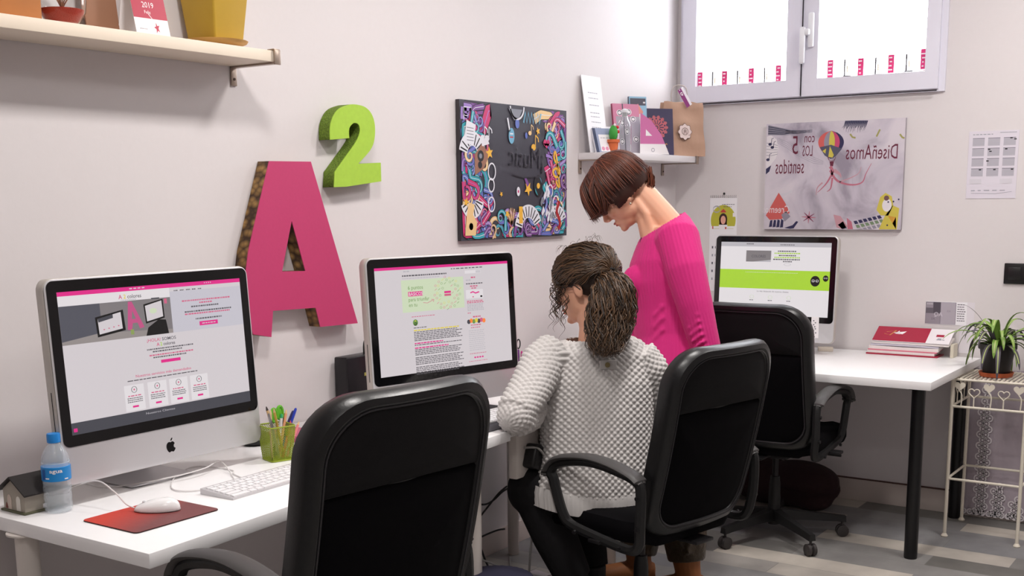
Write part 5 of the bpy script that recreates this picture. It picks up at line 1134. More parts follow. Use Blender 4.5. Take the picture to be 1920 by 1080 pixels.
# ------------------------------------------------------------------ plant stand
SX0, SX1, SY0, SY1, SZ = 5.115, 5.42, .905, 1.203, .705
wi = mat('wrought_white', (232, 224, 208), .45, bump=(200, .2, .0005))
t = thing('plant_stand', 'white wrought metal plant stand with a frieze of hearts, right of the black-legged desk', 'plant stand', ((SX0 + SX1) / 2, (SY0 + SY1) / 2, 0))
for x in (SX0, SX1):
    for y in (SY0, SY1):
        b = MB(); b.tube([(x, y, .004), (x, y, SZ)], .0075, 10); b.lathe([(.013, 0), (.015, .004), (.010, .012), (.007, .016)], (x, y, 0), 14); b.build('leg', wi, t, True)
for z, nm in ((SZ - .004, 'top_rail'), (SZ - .122, 'frieze_rail'), (.262, 'lower_rail')):
    for a, c in (((SX0, SY0), (SX0, SY1)), ((SX0, SY1), (SX1, SY1)), ((SX1, SY1), (SX1, SY0)), ((SX1, SY0), (SX0, SY0))):
        b = MB(); b.tube([(a[0], a[1], z), (c[0], c[1], z)], .0055, 8); b.build(nm, wi, t, True)
for k in range(16):
    y = SY0 + .012 + (SY1 - SY0 - .024) * k / 15
    b = MB(); b.tube([(SX0, y, SZ), (SX1, y, SZ)], .0045, 6); b.build('top_bar', wi, t, True)
def heart(s, n=24):
    return [(s * (16 * math.sin(a) ** 3) / 16, s * (13 * math.cos(a) - 5 * math.cos(2 * a) - 2 * math.cos(3 * a) - math.cos(4 * a)) / 16) for a in [2 * PI * i / n for i in range(n)]]
def hearts(Mx, L):
    n = 5
    for k in range(n):
        u = L * (k + .5) / n; solid = k % 2 == 0; zc = SZ - (.032 if solid else .058); hs = heart(.023)
        b = MB(); bo = -.10 if 0 else 0
        if solid: b.prism(hs, .003, Mx @ Matrix.Translation((u, zc, -.0015))); 
        else: b.tube([Mx @ Vector((u + x, zc + y, 0)) for x, y in hs], .0025, 6, closed=True)
        b.tube([Mx @ Vector(q) for q in bez([(u, zc - .022, 0), (u + (.010 if solid else 0), zc - .040, 0), (u + (.008 if solid else 0), SZ - .121, 0)], 4)], .0028, 6)
        b.build('heart', wi, t, True)
hearts(Matrix(((0, 0, 1, SX0), (-1, 0, 0, SY1), (0, 1, 0, 0), (0, 0, 0, 1))), SY1 - SY0)
hearts(Matrix(((1, 0, 0, SX0), (0, 0, 1, SY1), (0, 1, 0, 0), (0, 0, 0, 1))), SX1 - SX0)
# spider plant
PX, PY = 5.235, 1.055
t = thing('potted_plant', 'spider plant in a black plastic pot on a terracotta saucer, on the white plant stand', 'plant', (PX, PY, SZ + .0046))
b = MB(); b.lathe([(.058, 0), (.066, .002), (.072, .020), (.068, .020), (.060, .006), (0, .005)], seg=32); b.build('saucer', mat('terracotta', (196, 98, 58), .6, var=.06), t)
b = MB(); b.lathe([(.050, .007), (.054, .010), (.071, .118), (.078, .120), (.078, .142), (.072, .142), (.066, .11), (0, .11)], seg=32); b.build('pot', mat('pot_black', (34, 30, 30), .45), t)
b = MB(); b.lathe([(.066, .118), (.0, .128)], seg=20); b.build('soil', mat('soil', (50, 38, 30), .95, bump=(90, 1, .004)), t)
lf1, lf2, lf3 = mat('leaf_green', (124, 160, 70), .45, var=.12), mat('leaf_pale', (176, 190, 120), .45), mat('leaf_dark', (84, 122, 54), .45, var=.15)
rg = random.Random(21); CWN = Vector((-CF.x, -CF.y, 0)).normalized()
def leaf(a, L, up, droop, wd, m, el=None):
    d = Vector((math.cos(a), math.sin(a), 0)); sd = Vector((-d.y, d.x, 0)); q = Vector((0, 0, .125)) + d * .015; v = (d * (1 - up) + Vector((0, 0, 1)) * up).normalized(); n = 14; Lp = []; mid = []
    for i in range(n + 1):
        Lp.append(q.copy()); q = q + v * (L / n); v = (v + Vector((0, 0, -1)) * droop * (.4 + i / n)).normalized()
    b = MB(); rgx = []
    for i, c in enumerate(Lp):
        w_ = wd * (math.sin(PI * min(1, .12 + .88 * i / n)) ** .6 if i > 0 else .6); w_ = max(w_, .0006)
        tz = Vector((0, 0, 1)); rgx.append([c - sd * w_ + tz * w_ * .35, c - tz * .0006, c + sd * w_ + tz * w_ * .35, c + tz * .0006])
    b.rings(rgx); o = b.build('leaf', m, t, smooth=60)
    b = MB(); b.rings([[c - sd * wd * .22 + Vector((0, 0, .0008 + wd * .05)), c + Vector((0, 0, -.0002)), c + sd * wd * .22 + Vector((0, 0, .0008 + wd * .05)), c + Vector((0, 0, .0016))] for c in Lp[1:-2]]); b.build('leaf_stripe', lf2, o, smooth=60)
for k in range(46):
    a = k * 2.399 + rg.uniform(-.3, .3); up = rg.uniform(.30, .88); leaf(a, rg.uniform(.15, .25), up, rg.uniform(.24, .48), rg.uniform(.0075, .0125), lf1 if k % 3 else lf3)
iml = math.atan2(CR.y, CR.x)
leaf(iml + PI, .26, .5, .16, .010, lf1); leaf(iml + PI + .5, .22, .75, .28, .011, lf3); leaf(iml + PI - .9, .24, .6, .22, .009, lf1); leaf(iml, .25, .55, .16, .010, lf1); leaf(iml + PI - .3, .20, .8, .32, .012, lf1); leaf(iml + PI + .1, .24, .7, .10, .003, lf3)
# lace cloth hung on the wall behind the stand
def lace():
    m = bpy.data.materials.new('lace'); m.use_nodes = True; nt = m.node_tree; b = nt.nodes['Principled BSDF']; N = nt.nodes.new; L = nt.links.new
    tc = N('ShaderNodeTexCoord'); vo = N('ShaderNodeTexVoronoi'); L(tc.outputs['Object'], vo.inputs[0]); vo.inputs['Scale'].default_value = 62; vo.feature = 'DISTANCE_TO_EDGE'; vo.inputs['Randomness'].default_value = .15
    rp = N('ShaderNodeValToRGB'); L(vo.outputs[0], rp.inputs[0]); e = rp.color_ramp.elements; e[0].color = rgb(240, 234, 238); e[0].position = .10; e[1].position = .2; e[1].color = rgb(176, 164, 174)
    L(rp.outputs[0], b.inputs['Base Color']); b.inputs['Roughness'].default_value = .8; return m
q0 = at_x(1815, 715, XW - .02); z0 = .012; b = MB()
t = thing('lace_cloth', 'lavender cloth with white lace columns hanging behind the plant stand', 'cloth', (XW - .016, .93, z0))
b = MB(); n = 24; rgs = []
for i in range(n + 1):
    y = 1.235 - .50 * i / n; w_ = .006 * math.sin(i * 1.7); rgs.append([Vector((XW - .020 + w_, y, z0)), Vector((XW - .017 + w_, y, z0)), Vector((XW - .017 + w_ * .3, y, .700)), Vector((XW - .020 + w_ * .3, y, .700))])
b.rings(rgs); b.build('cloth_panel', mat('cloth_lavender', (186, 174, 184), .85, bump=(60, .3)), t, True)
A = Art((XW - .028, 1.235, z0), (0, -1, 0), (0, 0, 1), .0, 0); lc = lace(); rg = random.Random(2)
def motif(u, v, s=.013): A.ring(u, v, s, .0062, wh_2, 10, asp=1.1); A.disc(u, v, .005, wh_2, n=8)
wh_2 = mat('lace_white', (232, 226, 230), .8)
for c0, top in ((.085, .62), (.16, .17), (.24, .12), (.325, .15), (.37, .50), (.43, .2)):
    v = .02
    while v < top:
        k = 2 if v < top * .8 or c0 > .3 else 1
        for j in range(k): motif(c0 + (j - (k - 1) / 2) * .026 + (.013 if int(v / .026) % 2 else 0), v)
        v += .026
for i in range(17): motif(.02 + i * .028, .014, .011)
A.build('lace_pattern', wh_2, t, True, smooth=0)

# ------------------------------------------------------------------ under the desks
b = MB(); rgq = random.Random(3)
b.ball((5.27, 2.02, .10), (.17, .30, .10)); b.ball((5.24, 1.92, .14), (.15, .20, .09)); b.ball((5.26, 2.16, .15), (.15, .20, .085)); b.ball((5.24, 1.84, .045), (.10, .09, .045)); me = blob(b, .012, 8, mat('cushion_maroon', (42, 20, 24), .9, bump=(30, .5, .006)))
link('floor_cushion', me, label='dark maroon floor cushion lying under the black-legged desk', cat='cushion')
t = thing('power_strip', 'white socket box mounted under the desk beside the seated woman', 'power strip', (3.19, 2.14, .565))
b = MB(); b.box((3.185, 2.125, .632), (.175, .035, .155), .006); b.build('housing', mat('strip_white', (214, 206, 200), .4), t, True)
for k, z in enumerate((.672, .604)):
    b = MB(); b.tube([(3.245, 2.106, z), (3.245, 2.110, z)], .020, 20); s = b.build('socket', mat('socket_shadow', (150, 140, 134), .5), t, True)
    for d in (-.007, .007):
        b = MB(); b.tube([(3.245 + d, 2.1045, z), (3.245 + d, 2.106, z)], .003, 8); b.build('socket_hole', bc, s, True)
t = thing('power_adapter', 'black plug adapter stuck into the white power box under the desk', 'adapter', (3.16, 2.08, .60))
b = MB(); b.box((3.165, 2.085, .625), (.055, .05, .085), .012, Matrix.Rotation(.35, 3, 'Y'), 3); b.build('plug_body', mat('adapter_black', (24, 22, 24), .4), t, True)
fl = lambda px, py, z=.006: (at_z(px, py, z).x, at_z(px, py, z).y, z)
cable('white plug cable hanging from the power box under the desk', [(3.13, 2.10, .66), (3.16, 2.06, .655), (3.19, 2.05, .60), (3.17, 2.06, .52), (3.2, 2.12, .3), (3.3, 2.2, .05), (3.4, 2.25, .006)], .004, gc)
def wl(px, py, Y=2.715): q = at_y(px, py, Y); return (q.x, q.y, q.z)
cable('upper black cable drooping along the left wall under the desks', [wl(870, 932), wl(890, 942), wl(908, 946), wl(925, 938), wl(945, 920), wl(975, 905)], .004, bc)
cable('lower black cable rising to the right along the left wall', [wl(880, 992), wl(895, 975), wl(915, 950), wl(935, 925), wl(950, 912)], .004, bc)
cable('dark cable along the foot of the left wall under the desks', [wl(880, 1022, 2.70), wl(900, 1008, 2.70), wl(930, 995, 2.70), wl(946, 992, 2.70)], .004, bc)
cable('grey cable looping above the floor behind the white leg', [fl(908, 1030), (3.30, 2.52, .08), (3.38, 2.52, .13), (3.46, 2.46, .10), (3.50, 2.42, .03), fl(955, 1045)], .004, gc)
cable('white cable arching over the floor to the white box', [(3.30, 2.34, .02), (3.36, 2.34, .09), (3.43, 2.31, .10), (3.50, 2.27, .075)], .004, wc)
cable('small white cable loop beside the white box on the floor', [(3.42, 2.26, .01), (3.46, 2.25, .07), (3.52, 2.23, .09), (3.57, 2.22, .06), (3.6, 2.21, .01)], .003, wc)
cable('black cable crossing behind the knee of the woman in the grey sweater', [(3.46, 2.6, .4), (3.47, 2.55, .2), (3.5, 2.5, .05), (3.6, 2.45, .006)], .004, bc)
t = thing('floor_box', 'white box standing on the floor below the seated woman', 'box', (3.42, 2.28, 0), math.radians(-12))
b = MB(); b.box((0, 0, .04), (.24, .16, .08), .008, seg=3); b.build('case', mat('box_white', (208, 196, 200), .5), t); b = MB(); b.box((0, -.0805, .035), (.20, .002, .04)); b.build('front_plate', mat('box_plate', (176, 160, 160), .5), t)
# dark ribbed round stool seat seen between the chairs
t = thing('floor_pouf', 'dark blue ribbed pouf on the floor between the two chairs', 'pouf', (2.93, 2.08, 0)); rib = []
for z, r in ((0, .13), (.01, .15), (.10, .165), (.22, .155), (.27, .12), (.285, .05), (.287, .001)):
    rib.append([Vector((r * (1 + .012 * math.cos(30 * a)) * math.cos(a), r * (1 + .012 * math.cos(30 * a)) * math.sin(a), z)) for a in [2 * PI * i / 120 for i in range(120)]])
b = MB(); b.rings(rib); b.build('body', mat('pouf_navy', (38, 36, 58), .9, bump=(200, .4, .001)), t)
# ------------------------------------------------------------------ people
skin = mat('skin', (226, 170, 142), .5, sss=.12, bump=(120, .15, .0008)); skin_w = skin
lipm = mat('lip', (186, 96, 92), .45)
def frame_from(fwd, up):
    f = Vector(fwd).normalized(); u = Vector(up); u = (u - f * u.dot(f)).normalized(); r = f.cross(u).normalized()
    return Matrix((r, f, u)).transposed()           # columns: x right, y forward, z up
def head_blob(b, M):
    """adult head in its own frame: y forward, z up, origin between the ears"""
    def B(c, r, rx=0): b.ball((0, 0, 0), 1, M=M @ Matrix.Translation(c) @ Matrix.Rotation(rx, 4, 'X') @ Matrix.Diagonal((r[0], r[1], r[2], 1)), seg=20)
    B((0, -.012, .038), (.074, .094, .082)); B((0, .030, -.020), (.062, .060, .085)); B((0, .046, -.078), (.040, .040, .034), .2); B((0, .012, -.062), (.054, .052, .040), .25)
    B((0, .070, .030), (.052, .022, .035)); 
    for s in (-1, 1):
        B((s * .031, .070, -.020), (.022, .018, .022)); B((s * .030, .077, .008), (.014, .012, .010)); B((s * .030, .083, .026), (.020, .007, .006), -.1)
        B((s * .0735, -.004, -.012), (.007, .016, .028), -.15); B((s * .010, .098, -.037), (.008, .009, .007))
    b.tube([M @ Vector((0, .086, .016)), M @ Vector((0, .098, -.010)), M @ Vector((0, .110, -.030)), M @ Vector((0, .104, -.040))], [.007, .0085, .0105, .007], 10)
    B((0, .088, -.0605), (.023, .0105, .0052)); B((0, .086, -.0705), (.020, .0105, .0062)); B((0, .078, -.096), (.019, .017, .014))
def strands(specs, seg=4):
    """many tapering hair locks -> one mesh; specs: (points, radius, wave amplitude)"""
    V = []; F = []
    for pts, r, in specs:
        n = len(pts); base = len(V); up = Vector((.3, .2, .93))
        for i, p in enumerate(pts):
            t = (pts[min(n - 1, i + 1)] - pts[max(0, i - 1)]); t = t.normalized() if t.length > 1e-8 else Vector((0, 0, 1))
            u = up - t * up.dot(t); u = u.normalized() if u.length > 1e-4 else t.orthogonal().normalized(); sd = t.cross(u); up = u
            k = i / (n - 1); rr = r * (min(1, .5 + k * 4) if k < .2 else 1) * (1 - max(0, k - .55) / .45 * .85)
            for j in range(seg): a = 2 * PI * j / seg; V.append(p + (sd * math.cos(a) * 1.4 + u * math.sin(a)) * rr)
        for i in range(n - 1):
            for j in range(seg): F.append((base + i * seg + j, base + i * seg + (j + 1) % seg, base + (i + 1) * seg + (j + 1) % seg, base + (i + 1) * seg + j))
    me = bpy.data.meshes.new('hair'); me.from_pydata([tuple(v) for v in V], [], F); me.update()
    for p in me.polygons: p.use_smooth = True
    return me
def hair_mat(name, c1, c2, rough=.42):
    m = bpy.data.materials.new(name); m.use_nodes = True; nt = m.node_tree; b = nt.nodes['Principled BSDF']; N = nt.nodes.new; L = nt.links.new
    g = N('ShaderNodeNewGeometry'); rp = N('ShaderNodeValToRGB'); L(g.outputs['Random Per Island'], rp.inputs[0]); e = rp.color_ramp.elements; e[0].color = rgb(c1); e[1].color = rgb(c2)
    L(rp.outputs[0], b.inputs['Base Color']); b.inputs['Roughness'].default_value = rough; return m
def hand(b, wrist, d, palm_n, s=1.0, curl=.5, side=1):
    """palm and five separate fingers; d = pointing direction, palm_n = palm normal"""
    d = Vector(d).normalized(); n = Vector(palm_n); n = (n - d * n.dot(d)).normalized(); w_ = d.cross(n) * side; W = Vector(wrist)
    P = lambda a, c, e: W + d * (a * s) + w_ * (c * s) + n * (e * s)
    b.tube([P(-.01, 0, 0), P(.02, 0, 0), P(.055, .002, 0), P(.088, .003, 0), P(.094, .003, 0)], [(.021 * s, .015 * s), (.026 * s, .015 * s), (.036 * s, .014 * s), (.037 * s, .012 * s), (.030 * s, .009 * s)], 12, ref=n)
    for c, L_, r in ((-.029, .060, .0078), (-.0095, .074, .0083), (.0105, .080, .0085), (.030, .072, .0083)):
        q = P(.085, c, 0); dd = d.copy(); pts = [P(.07, c * .9, 0), q]; 
        for k, f in enumerate((.45, .30, .25)):
            dd = (dd + n * curl * (.35 + .3 * k)).normalized(); q = q + dd * (L_ * f * s); pts.append(q)
        b.tube(pts, [r * s, r * s, r * .95 * s, r * .88 * s, r * .7 * s], 10); b.ball(pts[-1], r * .72 * s, seg=8)
    pts = [P(.020, .022, .004), P(.045, .045, .012), P(.068, .055, .022), P(.088, .054, .032)]
    b.tube(pts, [.012 * s, .0105 * s, .0095 * s, .0075 * s], 10); b.ball(pts[-1], .0078 * s, seg=8)
def knit(me, bones, fn, amp):
    """push the surface out by a stitch pattern laid along the limb (angle, length)"""
    n = len(me.vertices); co = np.zeros(n * 3); me.vertices.foreach_get('co', co); co = co.reshape(-1, 3); no = np.zeros(n * 3); me.vertices.foreach_get('normal', no); no = no.reshape(-1, 3)
    best = np.full(n, 1e9); U = np.zeros(n); Vv = np.zeros(n)
    for a, c, R_, ref, v0 in bones:
        a = np.array(a); c = np.array(c); ax = c - a; L_ = np.linalg.norm(ax); ax /= L_; ref = np.array(ref, float); ref -= ax * ref.dot(ax); ref /= np.linalg.norm(ref); sd = np.cross(ax, ref)
        r = co - a; t = r @ ax; tc = np.clip(t, 0, L_); perp = r - np.outer(tc, ax); dist = np.linalg.norm(perp, axis=1) - R_
        ang = np.arctan2(perp @ sd, perp @ ref); k = dist < best; best[k] = dist[k]; U[k] = (ang * R_)[k]; Vv[k] = (t + v0)[k]
    me_d = fn(U, Vv) * amp; co = co + no * me_d[:, None]; me.vertices.foreach_set('co', co.reshape(-1)); me.update()
X3 = lambda p: Vector(p)

# ---- standing woman in the pink sweater: her side faces the camera, she looks down to the left
DS = 4.42; SL = -CR.copy(); SL.z = 0; SL.normalize(); SN = Vector((-CF.x, -CF.y, 0)).normalized()     # left in view, toward the camera
st = lambda px, py, d=0.0: at(px, py, DS - d)         # d: metres toward the camera
foot = st(1262, 1088); base = Vector((foot.x, foot.y, 0))
person1 = thing('person', 'standing person with auburn bob in a magenta sweater, looking down at the desk', 'person', tuple(base), 0, 'two people at the desks')
HC = st(1165, 362); pt = math.radians(46); HF = (SL * math.cos(pt) - Vector((0, 0, 1)) * math.sin(pt) - SN * .10).normalized(); HU = (SL * math.sin(pt) + Vector((0, 0, 1)) * math.cos(pt))
HM = Matrix.Translation(HC) @ frame_from(HF, HU).to_4x4() @ Matrix.Scale(1.06, 4)
b = MB(); head_blob(b, HM)
b.tube([st(1192, 352), st(1212, 372), st(1235, 398), st(1258, 425), st(1268, 460)], [.050, .052, .053, .056, .06], 16)
b.tube([st(1200, 385), st(1212, 408), st(1222, 440), st(1230, 480)], [.040, .040, .046, .05], 12)
b.tube([st(1190, 372, .035), st(1212, 402, .038), st(1222, 440, .03)], [.016, .015, .014], 10)
b.tube([st(1255, 430), st(1252, 500), st(1262, 600), st(1272, 690), st(1276, 740)], [(.10, .07), (.12, .085), (.11, .085), (.13, .10), (.13, .10)], 20, ref=SL)
# arms (skin core) and hands
SH1, EL1, WR1 = st(1272, 455, .165), st(1304, 572, .19), st(1330, 665, .19)
SH2, EL2, WR2 = st(1262, 455, -.165), st(1240, 570, -.22), st(1190, 660, -.20)
b.tube([SH1, EL1, WR1], [.045, .036, .024], 12); hand(b, WR1, (WR1 - EL1).normalized() + Vector((0, 0, -.3)), SN * -1, 1, .35)
b.tube([SH2, EL2, WR2], [.045, .036, .024], 12); hand(b, WR2, (WR2 - EL2).normalized(), SN, 1, .4, -1)
# legs
HP = [(1274, 735, .085), (1272, 735, -.085)]
LG = [[st(1276, 735, .085), st(1280, 840, .10), st(1282, 930, .11), st(1284, 1010, .115), st(1288, 1062, .115)], [st(1274, 735, -.085), st(1250, 840, -.09), st(1222, 930, -.08), st(1200, 1000, -.05), st(1196, 1050, -.05)]]
for L_ in LG: b.tube(L_, [.088, .078, .060, .052, .042], 14)
me = blob(b, .0045, 5, skin); link('body', me, person1, True)
b = MB(); Hm = lambda c: HM @ Vector(c)
for z, r in ((-.0605, (.0215, .0065, .0040)), (-.0700, (.019, .0065, .0046))): b.ball((0, 0, 0), 1, M=HM @ Matrix.Translation((0, .0935 if z > -.065 else .091, z)) @ Matrix.Diagonal((r[0], r[1], r[2], 1)), seg=14)
b.build('lips', lipm, person1, True)
b = MB()
for s in (-1, 1): b.tube([Hm((s * .018, .0885, .004)), Hm((s * .030, .0905, .0015)), Hm((s * .042, .084, .004))], [.0008, .0013, .0008], 6)
b.build('eyelashes', mat('lash', (40, 26, 22), .6), person1, True)
b = MB()
for s in (-1, 1): b.tube([Hm((s * .016, .0905, .026)), Hm((s * .030, .0905, .032)), Hm((s * .045, .080, .028))], [.002, .0026, .0012], 6)
b.build('eyebrows', mat('brow', (70, 40, 30), .7), person1, True)
b = MB(); b.ball(Hm((-.080, .002, -.044)), .005, seg=10); b.ball(Hm((.080, .002, -.044)), .005, seg=10); b.build('earrings', mat('earring_silver', (210, 200, 180), .2, .9), person1, True)
# trousers and boots
tro = mat('trousers_olive', (60, 48, 34), .38, bump=(26, .8, .012)); boot = mat('boot_tan', (150, 92, 50), .6, bump=(80, .5, .002))
b = MB(); b.tube([st(1275, 690), st(1276, 750)], [(.150, .120), (.155, .13)], 20, ref=SL)
for L_ in LG:
    b.tube([L_[0], L_[1], L_[2], L_[3], L_[3] + (L_[4] - L_[3]) * .78], [.105, .098, .084, .082, .070], 16)
    for k in range(7):
        q = L_[2] + (L_[3] - L_[2]) * (.25 + k * .16); a_ = SL * (.6 if k % 2 else -.6); b.tube([q + a_ * .07 + SN * .045, q + SN * .082 + Vector((0, 0, .012)), q - a_ * .08 + SN * .03 + Vector((0, 0, -.01))], [.006, .013, .006], 8)
me = blob(b, .006, 5, tro); link('trousers', me, person1, True)
for L_ in LG:
    b = MB(); an = L_[4].copy(); an.z = .075; top = L_[3] + (L_[4] - L_[3]) * .6
    b.tube([top, Vector((an.x, an.y, .13)), Vector((an.x, an.y, .06)) - SL * .01], [(.062, .056), (.056, .05), (.055, .045)], 16, ref=SL)
    hp = Vector((an.x, an.y, 0)); b.tube([hp - SL * .065 + Vector((0, 0, .045)), hp + SL * .02 + Vector((0, 0, .05)), hp + SL * .10 + Vector((0, 0, .042)), hp + SL * .165 + Vector((0, 0, .036)), hp + SL * .195 + Vector((0, 0, .028))], [(.036, .040), (.040, .048), (.046, .038), (.044, .033), (.028, .024)], 16, ref=(0, 0, 1))
    b.box((hp + SL * .055 + Vector((0, 0, .008))), (.05, .05, .016), .004)
    me = blob(b, .005, 4, boot)
    zs = [v.co.z for v in me.vertices]; dzv = -min(zs); me.transform(Matrix.Translation((0, 0, dzv + .0))); bo = link('boot', me, person1, True)
# sweater: torso with V neck, both sleeves
pinkm = mat('magenta_knit', (206, 40, 122), .9, bump=(420, .6, .0014), sheen=.12, var=.06)
b = MB()
tor = [(1262, 398, .050, .075), (1258, 425, .085, .135), (1252, 460, .115, .175), (1247, 500, .135, .185), (1246, 535, .142, .175), (1252, 580, .135, .165), (1258, 630, .138, .17), (1262, 680, .166, .200), (1266, 725, .176, .208)]
b.tube([st(x, y) for x, y, _, _ in tor], [(w2, d2) for _, _, d2, w2 in tor], 28, ref=SL)
b.ball(st(1193, 530, .062), (.054, .056, .066)); b.ball(st(1193, 532, -.062), (.054, .056, .066))
b.tube([st(1262, 428, .06), st(1270, 448, .15), st(1285, 505, .19), st(1302, 570, .20), st(1316, 625, .20), st(1328, 668, .195)], [.075, .083, .074, .066, .058, .052], 18)
b.tube([st(1260, 430, -.06), st(1266, 450, -.14), st(1255, 510, -.19), st(1240, 570, -.22), st(1215, 615, -.21), st(1196, 652, -.20)], [.075, .080, .070, .062, .054, .048], 18)
# soft folds at the elbow and hem of the sleeve
rg = random.Random(5)
for k in range(6):
    py = 590 + k * 13; b.tube([st(1288 + k * 2, py + 14, .235), st(1308 + k * 2, py, .262), st(1330 + k * 3, py - 14, .232)], [.004, .006, .004], 8)
for k in range(5):
    py = 575 + k * 22; b.tube([st(1226, py + 18, .138), st(1242, py, .156), st(1262, py - 14, .150)], [.006, .009, .006], 8)
me = blob(b, .0045, 9, pinkm)
# open the V neck: drop the cloth inside the neckline wedge
bmv = bmesh.new(); bmv.from_mesh(me)
pa, pb, pc = st(1292, 394), st(1198, 452), st(1188, 490)
def in_neck(p):
    # plane through nape, side of neck and point of the V; cloth above it is cut away
    q = p - pa; along = SL.dot(q); 
    if along < .012: return p.z > pa.z + .022 and abs(SN.dot(q)) < .075
    z_line = pa.z + (pb.z - pa.z) * max(0, min(1, along / SL.dot(pb - pa))) - abs(SN.dot(q)) * -.10
    return p.z > z_line + .004 or (along > SL.dot(pb - pa) * .55 and abs(SN.dot(q)) < .055 * max(0, (p.z - pc.z) / (pa.z - pc.z)) * 1.6 and p.z > pc.z)
bmesh.ops.delete(bmv, geom=[v for v in bmv.verts if in_neck(v.co)], context='VERTS')
bmesh.ops.delete(bmv, geom=[v for v in bmv.verts if not v.link_faces], context='VERTS')
bmv.to_mesh(me); bmv.free()
nf = st(1330, 672, .19)
rib = lambda U, V: np.abs(np.sin(PI * U / .0125)) - .5
knit(me, [(tuple(st(1258, 425)), tuple(st(1266, 725)), .16, tuple(SL), 0), (tuple(st(1270, 448, .15)), tuple(st(1302, 570, .20)), .07, tuple(SL), 0), (tuple(st(1302, 570, .20)), tuple(st(1328, 668, .195)), .06, tuple(SL), .12), (tuple(st(1266, 450, -.14)), tuple(st(1240, 570, -.22)), .07, tuple(SL), 0), (tuple(st(1240, 570, -.22)), tuple(st(1196, 652, -.20)), .055, tuple(SL), .12)], rib, .0022)
me = finish(me, [('SOLIDIFY', dict(thickness=.003, offset=-1))]); sw = link('sweater', me, person1, True)
b = MB(); L_ = bez([st(1292, 396, .01), st(1262, 412, .105), st(1225, 432, .09), st(1200, 455, .055), st(1190, 488, .0), st(1200, 455, -.055), st(1225, 432, -.09), st(1262, 412, -.105)], 6)
# dark inner placket of the V neck
b.tube([st(1203, 446, .050), st(1197, 468, .032), st(1191, 488, .008)], [(.004, .010)] * 3, 8, ref=SN); b.build('neck_placket', mat('plum_trim', (96, 36, 70), .7), person1, True)
# hair: bob
hcap = mat('auburn_base', (54, 27, 19), .55); hm1 = hair_mat('auburn_hair', (54, 25, 17), (116, 60, 40))
b = MB(); 
def HB(c, r): b.ball((0, 0, 0), 1, M=HM @ Matrix.Translation(c) @ Matrix.Diagonal((r[0], r[1], r[2], 1)), seg=24)
HB((0, -.018, .046), (.092, .106, .092)); HB((0, -.05, .015), (.086, .075, .075)); HB((.04, .0, .01), (.05, .075, .06)); HB((-.04, .0, .01), (.05, .075, .06)); HB((0, .06, .07), (.07, .045, .045))
me = blob(b, .006, 4, hcap)
bmv = bmesh.new(); bmv.from_mesh(me); Mi = HM.inverted()
def cut1(p):
    q = Mi @ p; return q.z < -.032 + .25 * max(0, -q.y - .0) * 0 - .0 or (q.y > .062 and q.z < .035) or (q.y > .045 and q.z < -.0)
bmesh.ops.delete(bmv, geom=[v for v in bmv.verts if cut1(v.co)], context='VERTS'); bmv.to_mesh(me); bmv.free()
hair1 = link('hair', me, person1, True)
rg = random.Random(12); sp = []
E1 = (Vector((0, -.018, .044)), Vector((.098, .112, .098)))
def push(q, E, k=1.0):
    c, r = E; v = q - c; m_ = math.sqrt((v.x / (r.x * k)) ** 2 + (v.y / (r.y * k)) ** 2 + (v.z / (r.z * k)) ** 2)
    return c + v / m_ if m_ < 1 else q
Gh = (Mi.to_3x3() @ Vector((0, 0, -1))).normalized()
for k in range(1150):
    s = rg.choice((-1, 1)); y0 = rg.uniform(-.07, .075); q = Vector((s * rg.uniform(0, .02), y0, .14 - .25 * y0 * y0 / .1)); q = push(q, E1, 1.0)
    c_, r_ = E1; v = q - c_; q = c_ + Vector((v.x, v.y, v.z)); az = math.atan2(s * rg.uniform(.25, 1.0), (y0 + .01) * 12 + rg.uniform(-.5, .5))
    d = Vector((math.sin(az), math.cos(az), -.12)).normalized(); fr = max(0, math.cos(az)); L_ = rg.uniform(.165, .195) - (.02 * fr if fr > .3 else 0); pts = []; n = 12; kk = 1 + rg.uniform(0, .05)
    for i in range(n):
        pts.append(HM @ q); g = .10 + .30 * fr * (i / n); d = (d + Gh * g * .5 + Vector((0, -.02, -.26))).normalized(); q = q + d * (L_ / n)
        q = push(q, E1, kk)
        if q.z < -.040 and fr < .3 and not (q.y > .02): break
        if q.z < .035 and q.y < .062 and fr >= .3 and i > 7 and abs(q.x) < .05: q.y += .006
    if len(pts) > 3: sp.append((pts, rg.uniform(.0014, .0026)))
# front curtain hanging in front of the face and ending in a small flick
for k in range(150):
    u = rg.uniform(0, 1); x0 = rg.uniform(-22, 10); d_ = rg.uniform(-.02, .085)
    L_ = [st(1128 + 16 * u + x0 * .3, 300 + 14 * u, d_ * .6), st(1112 + 22 * u, 328 + 6 * u, d_ * .9), st(1104 + 32 * u, 356, d_), st(1110 + 30 * u, 376 + 4 * u, d_), st(1121 + 18 * u, 391 + 5 * u, d_ * .9), st(1124 + 14 * u + rg.uniform(-3, 3), 403 + rg.uniform(-9, 1), d_ * .8)]
    if rg.random() < .12: L_ += [st(1106 + rg.uniform(-2, 4), 412, d_ * .7)]
    sp.append((bez(L_, 4), rg.uniform(.0014, .0024)))
# short nape ends
for k in range(120):
    a = rg.uniform(-1, 1); q0 = st(1212 + rg.uniform(-8, 10), 318 + rg.uniform(-8, 8), .06 * a); q1 = st(1220 + rg.uniform(-6, 8), 338 + rg.uniform(-8, 12), .05 * a); q2 = st(1217 + rg.uniform(-12, 6), 352 + rg.uniform(-6, 6), .045 * a)
    sp.append((bez([q0, q1, q2], 3), .0018))
me = strands(sp); me.materials.append(hm1); link('hair_locks', me, hair1, True)

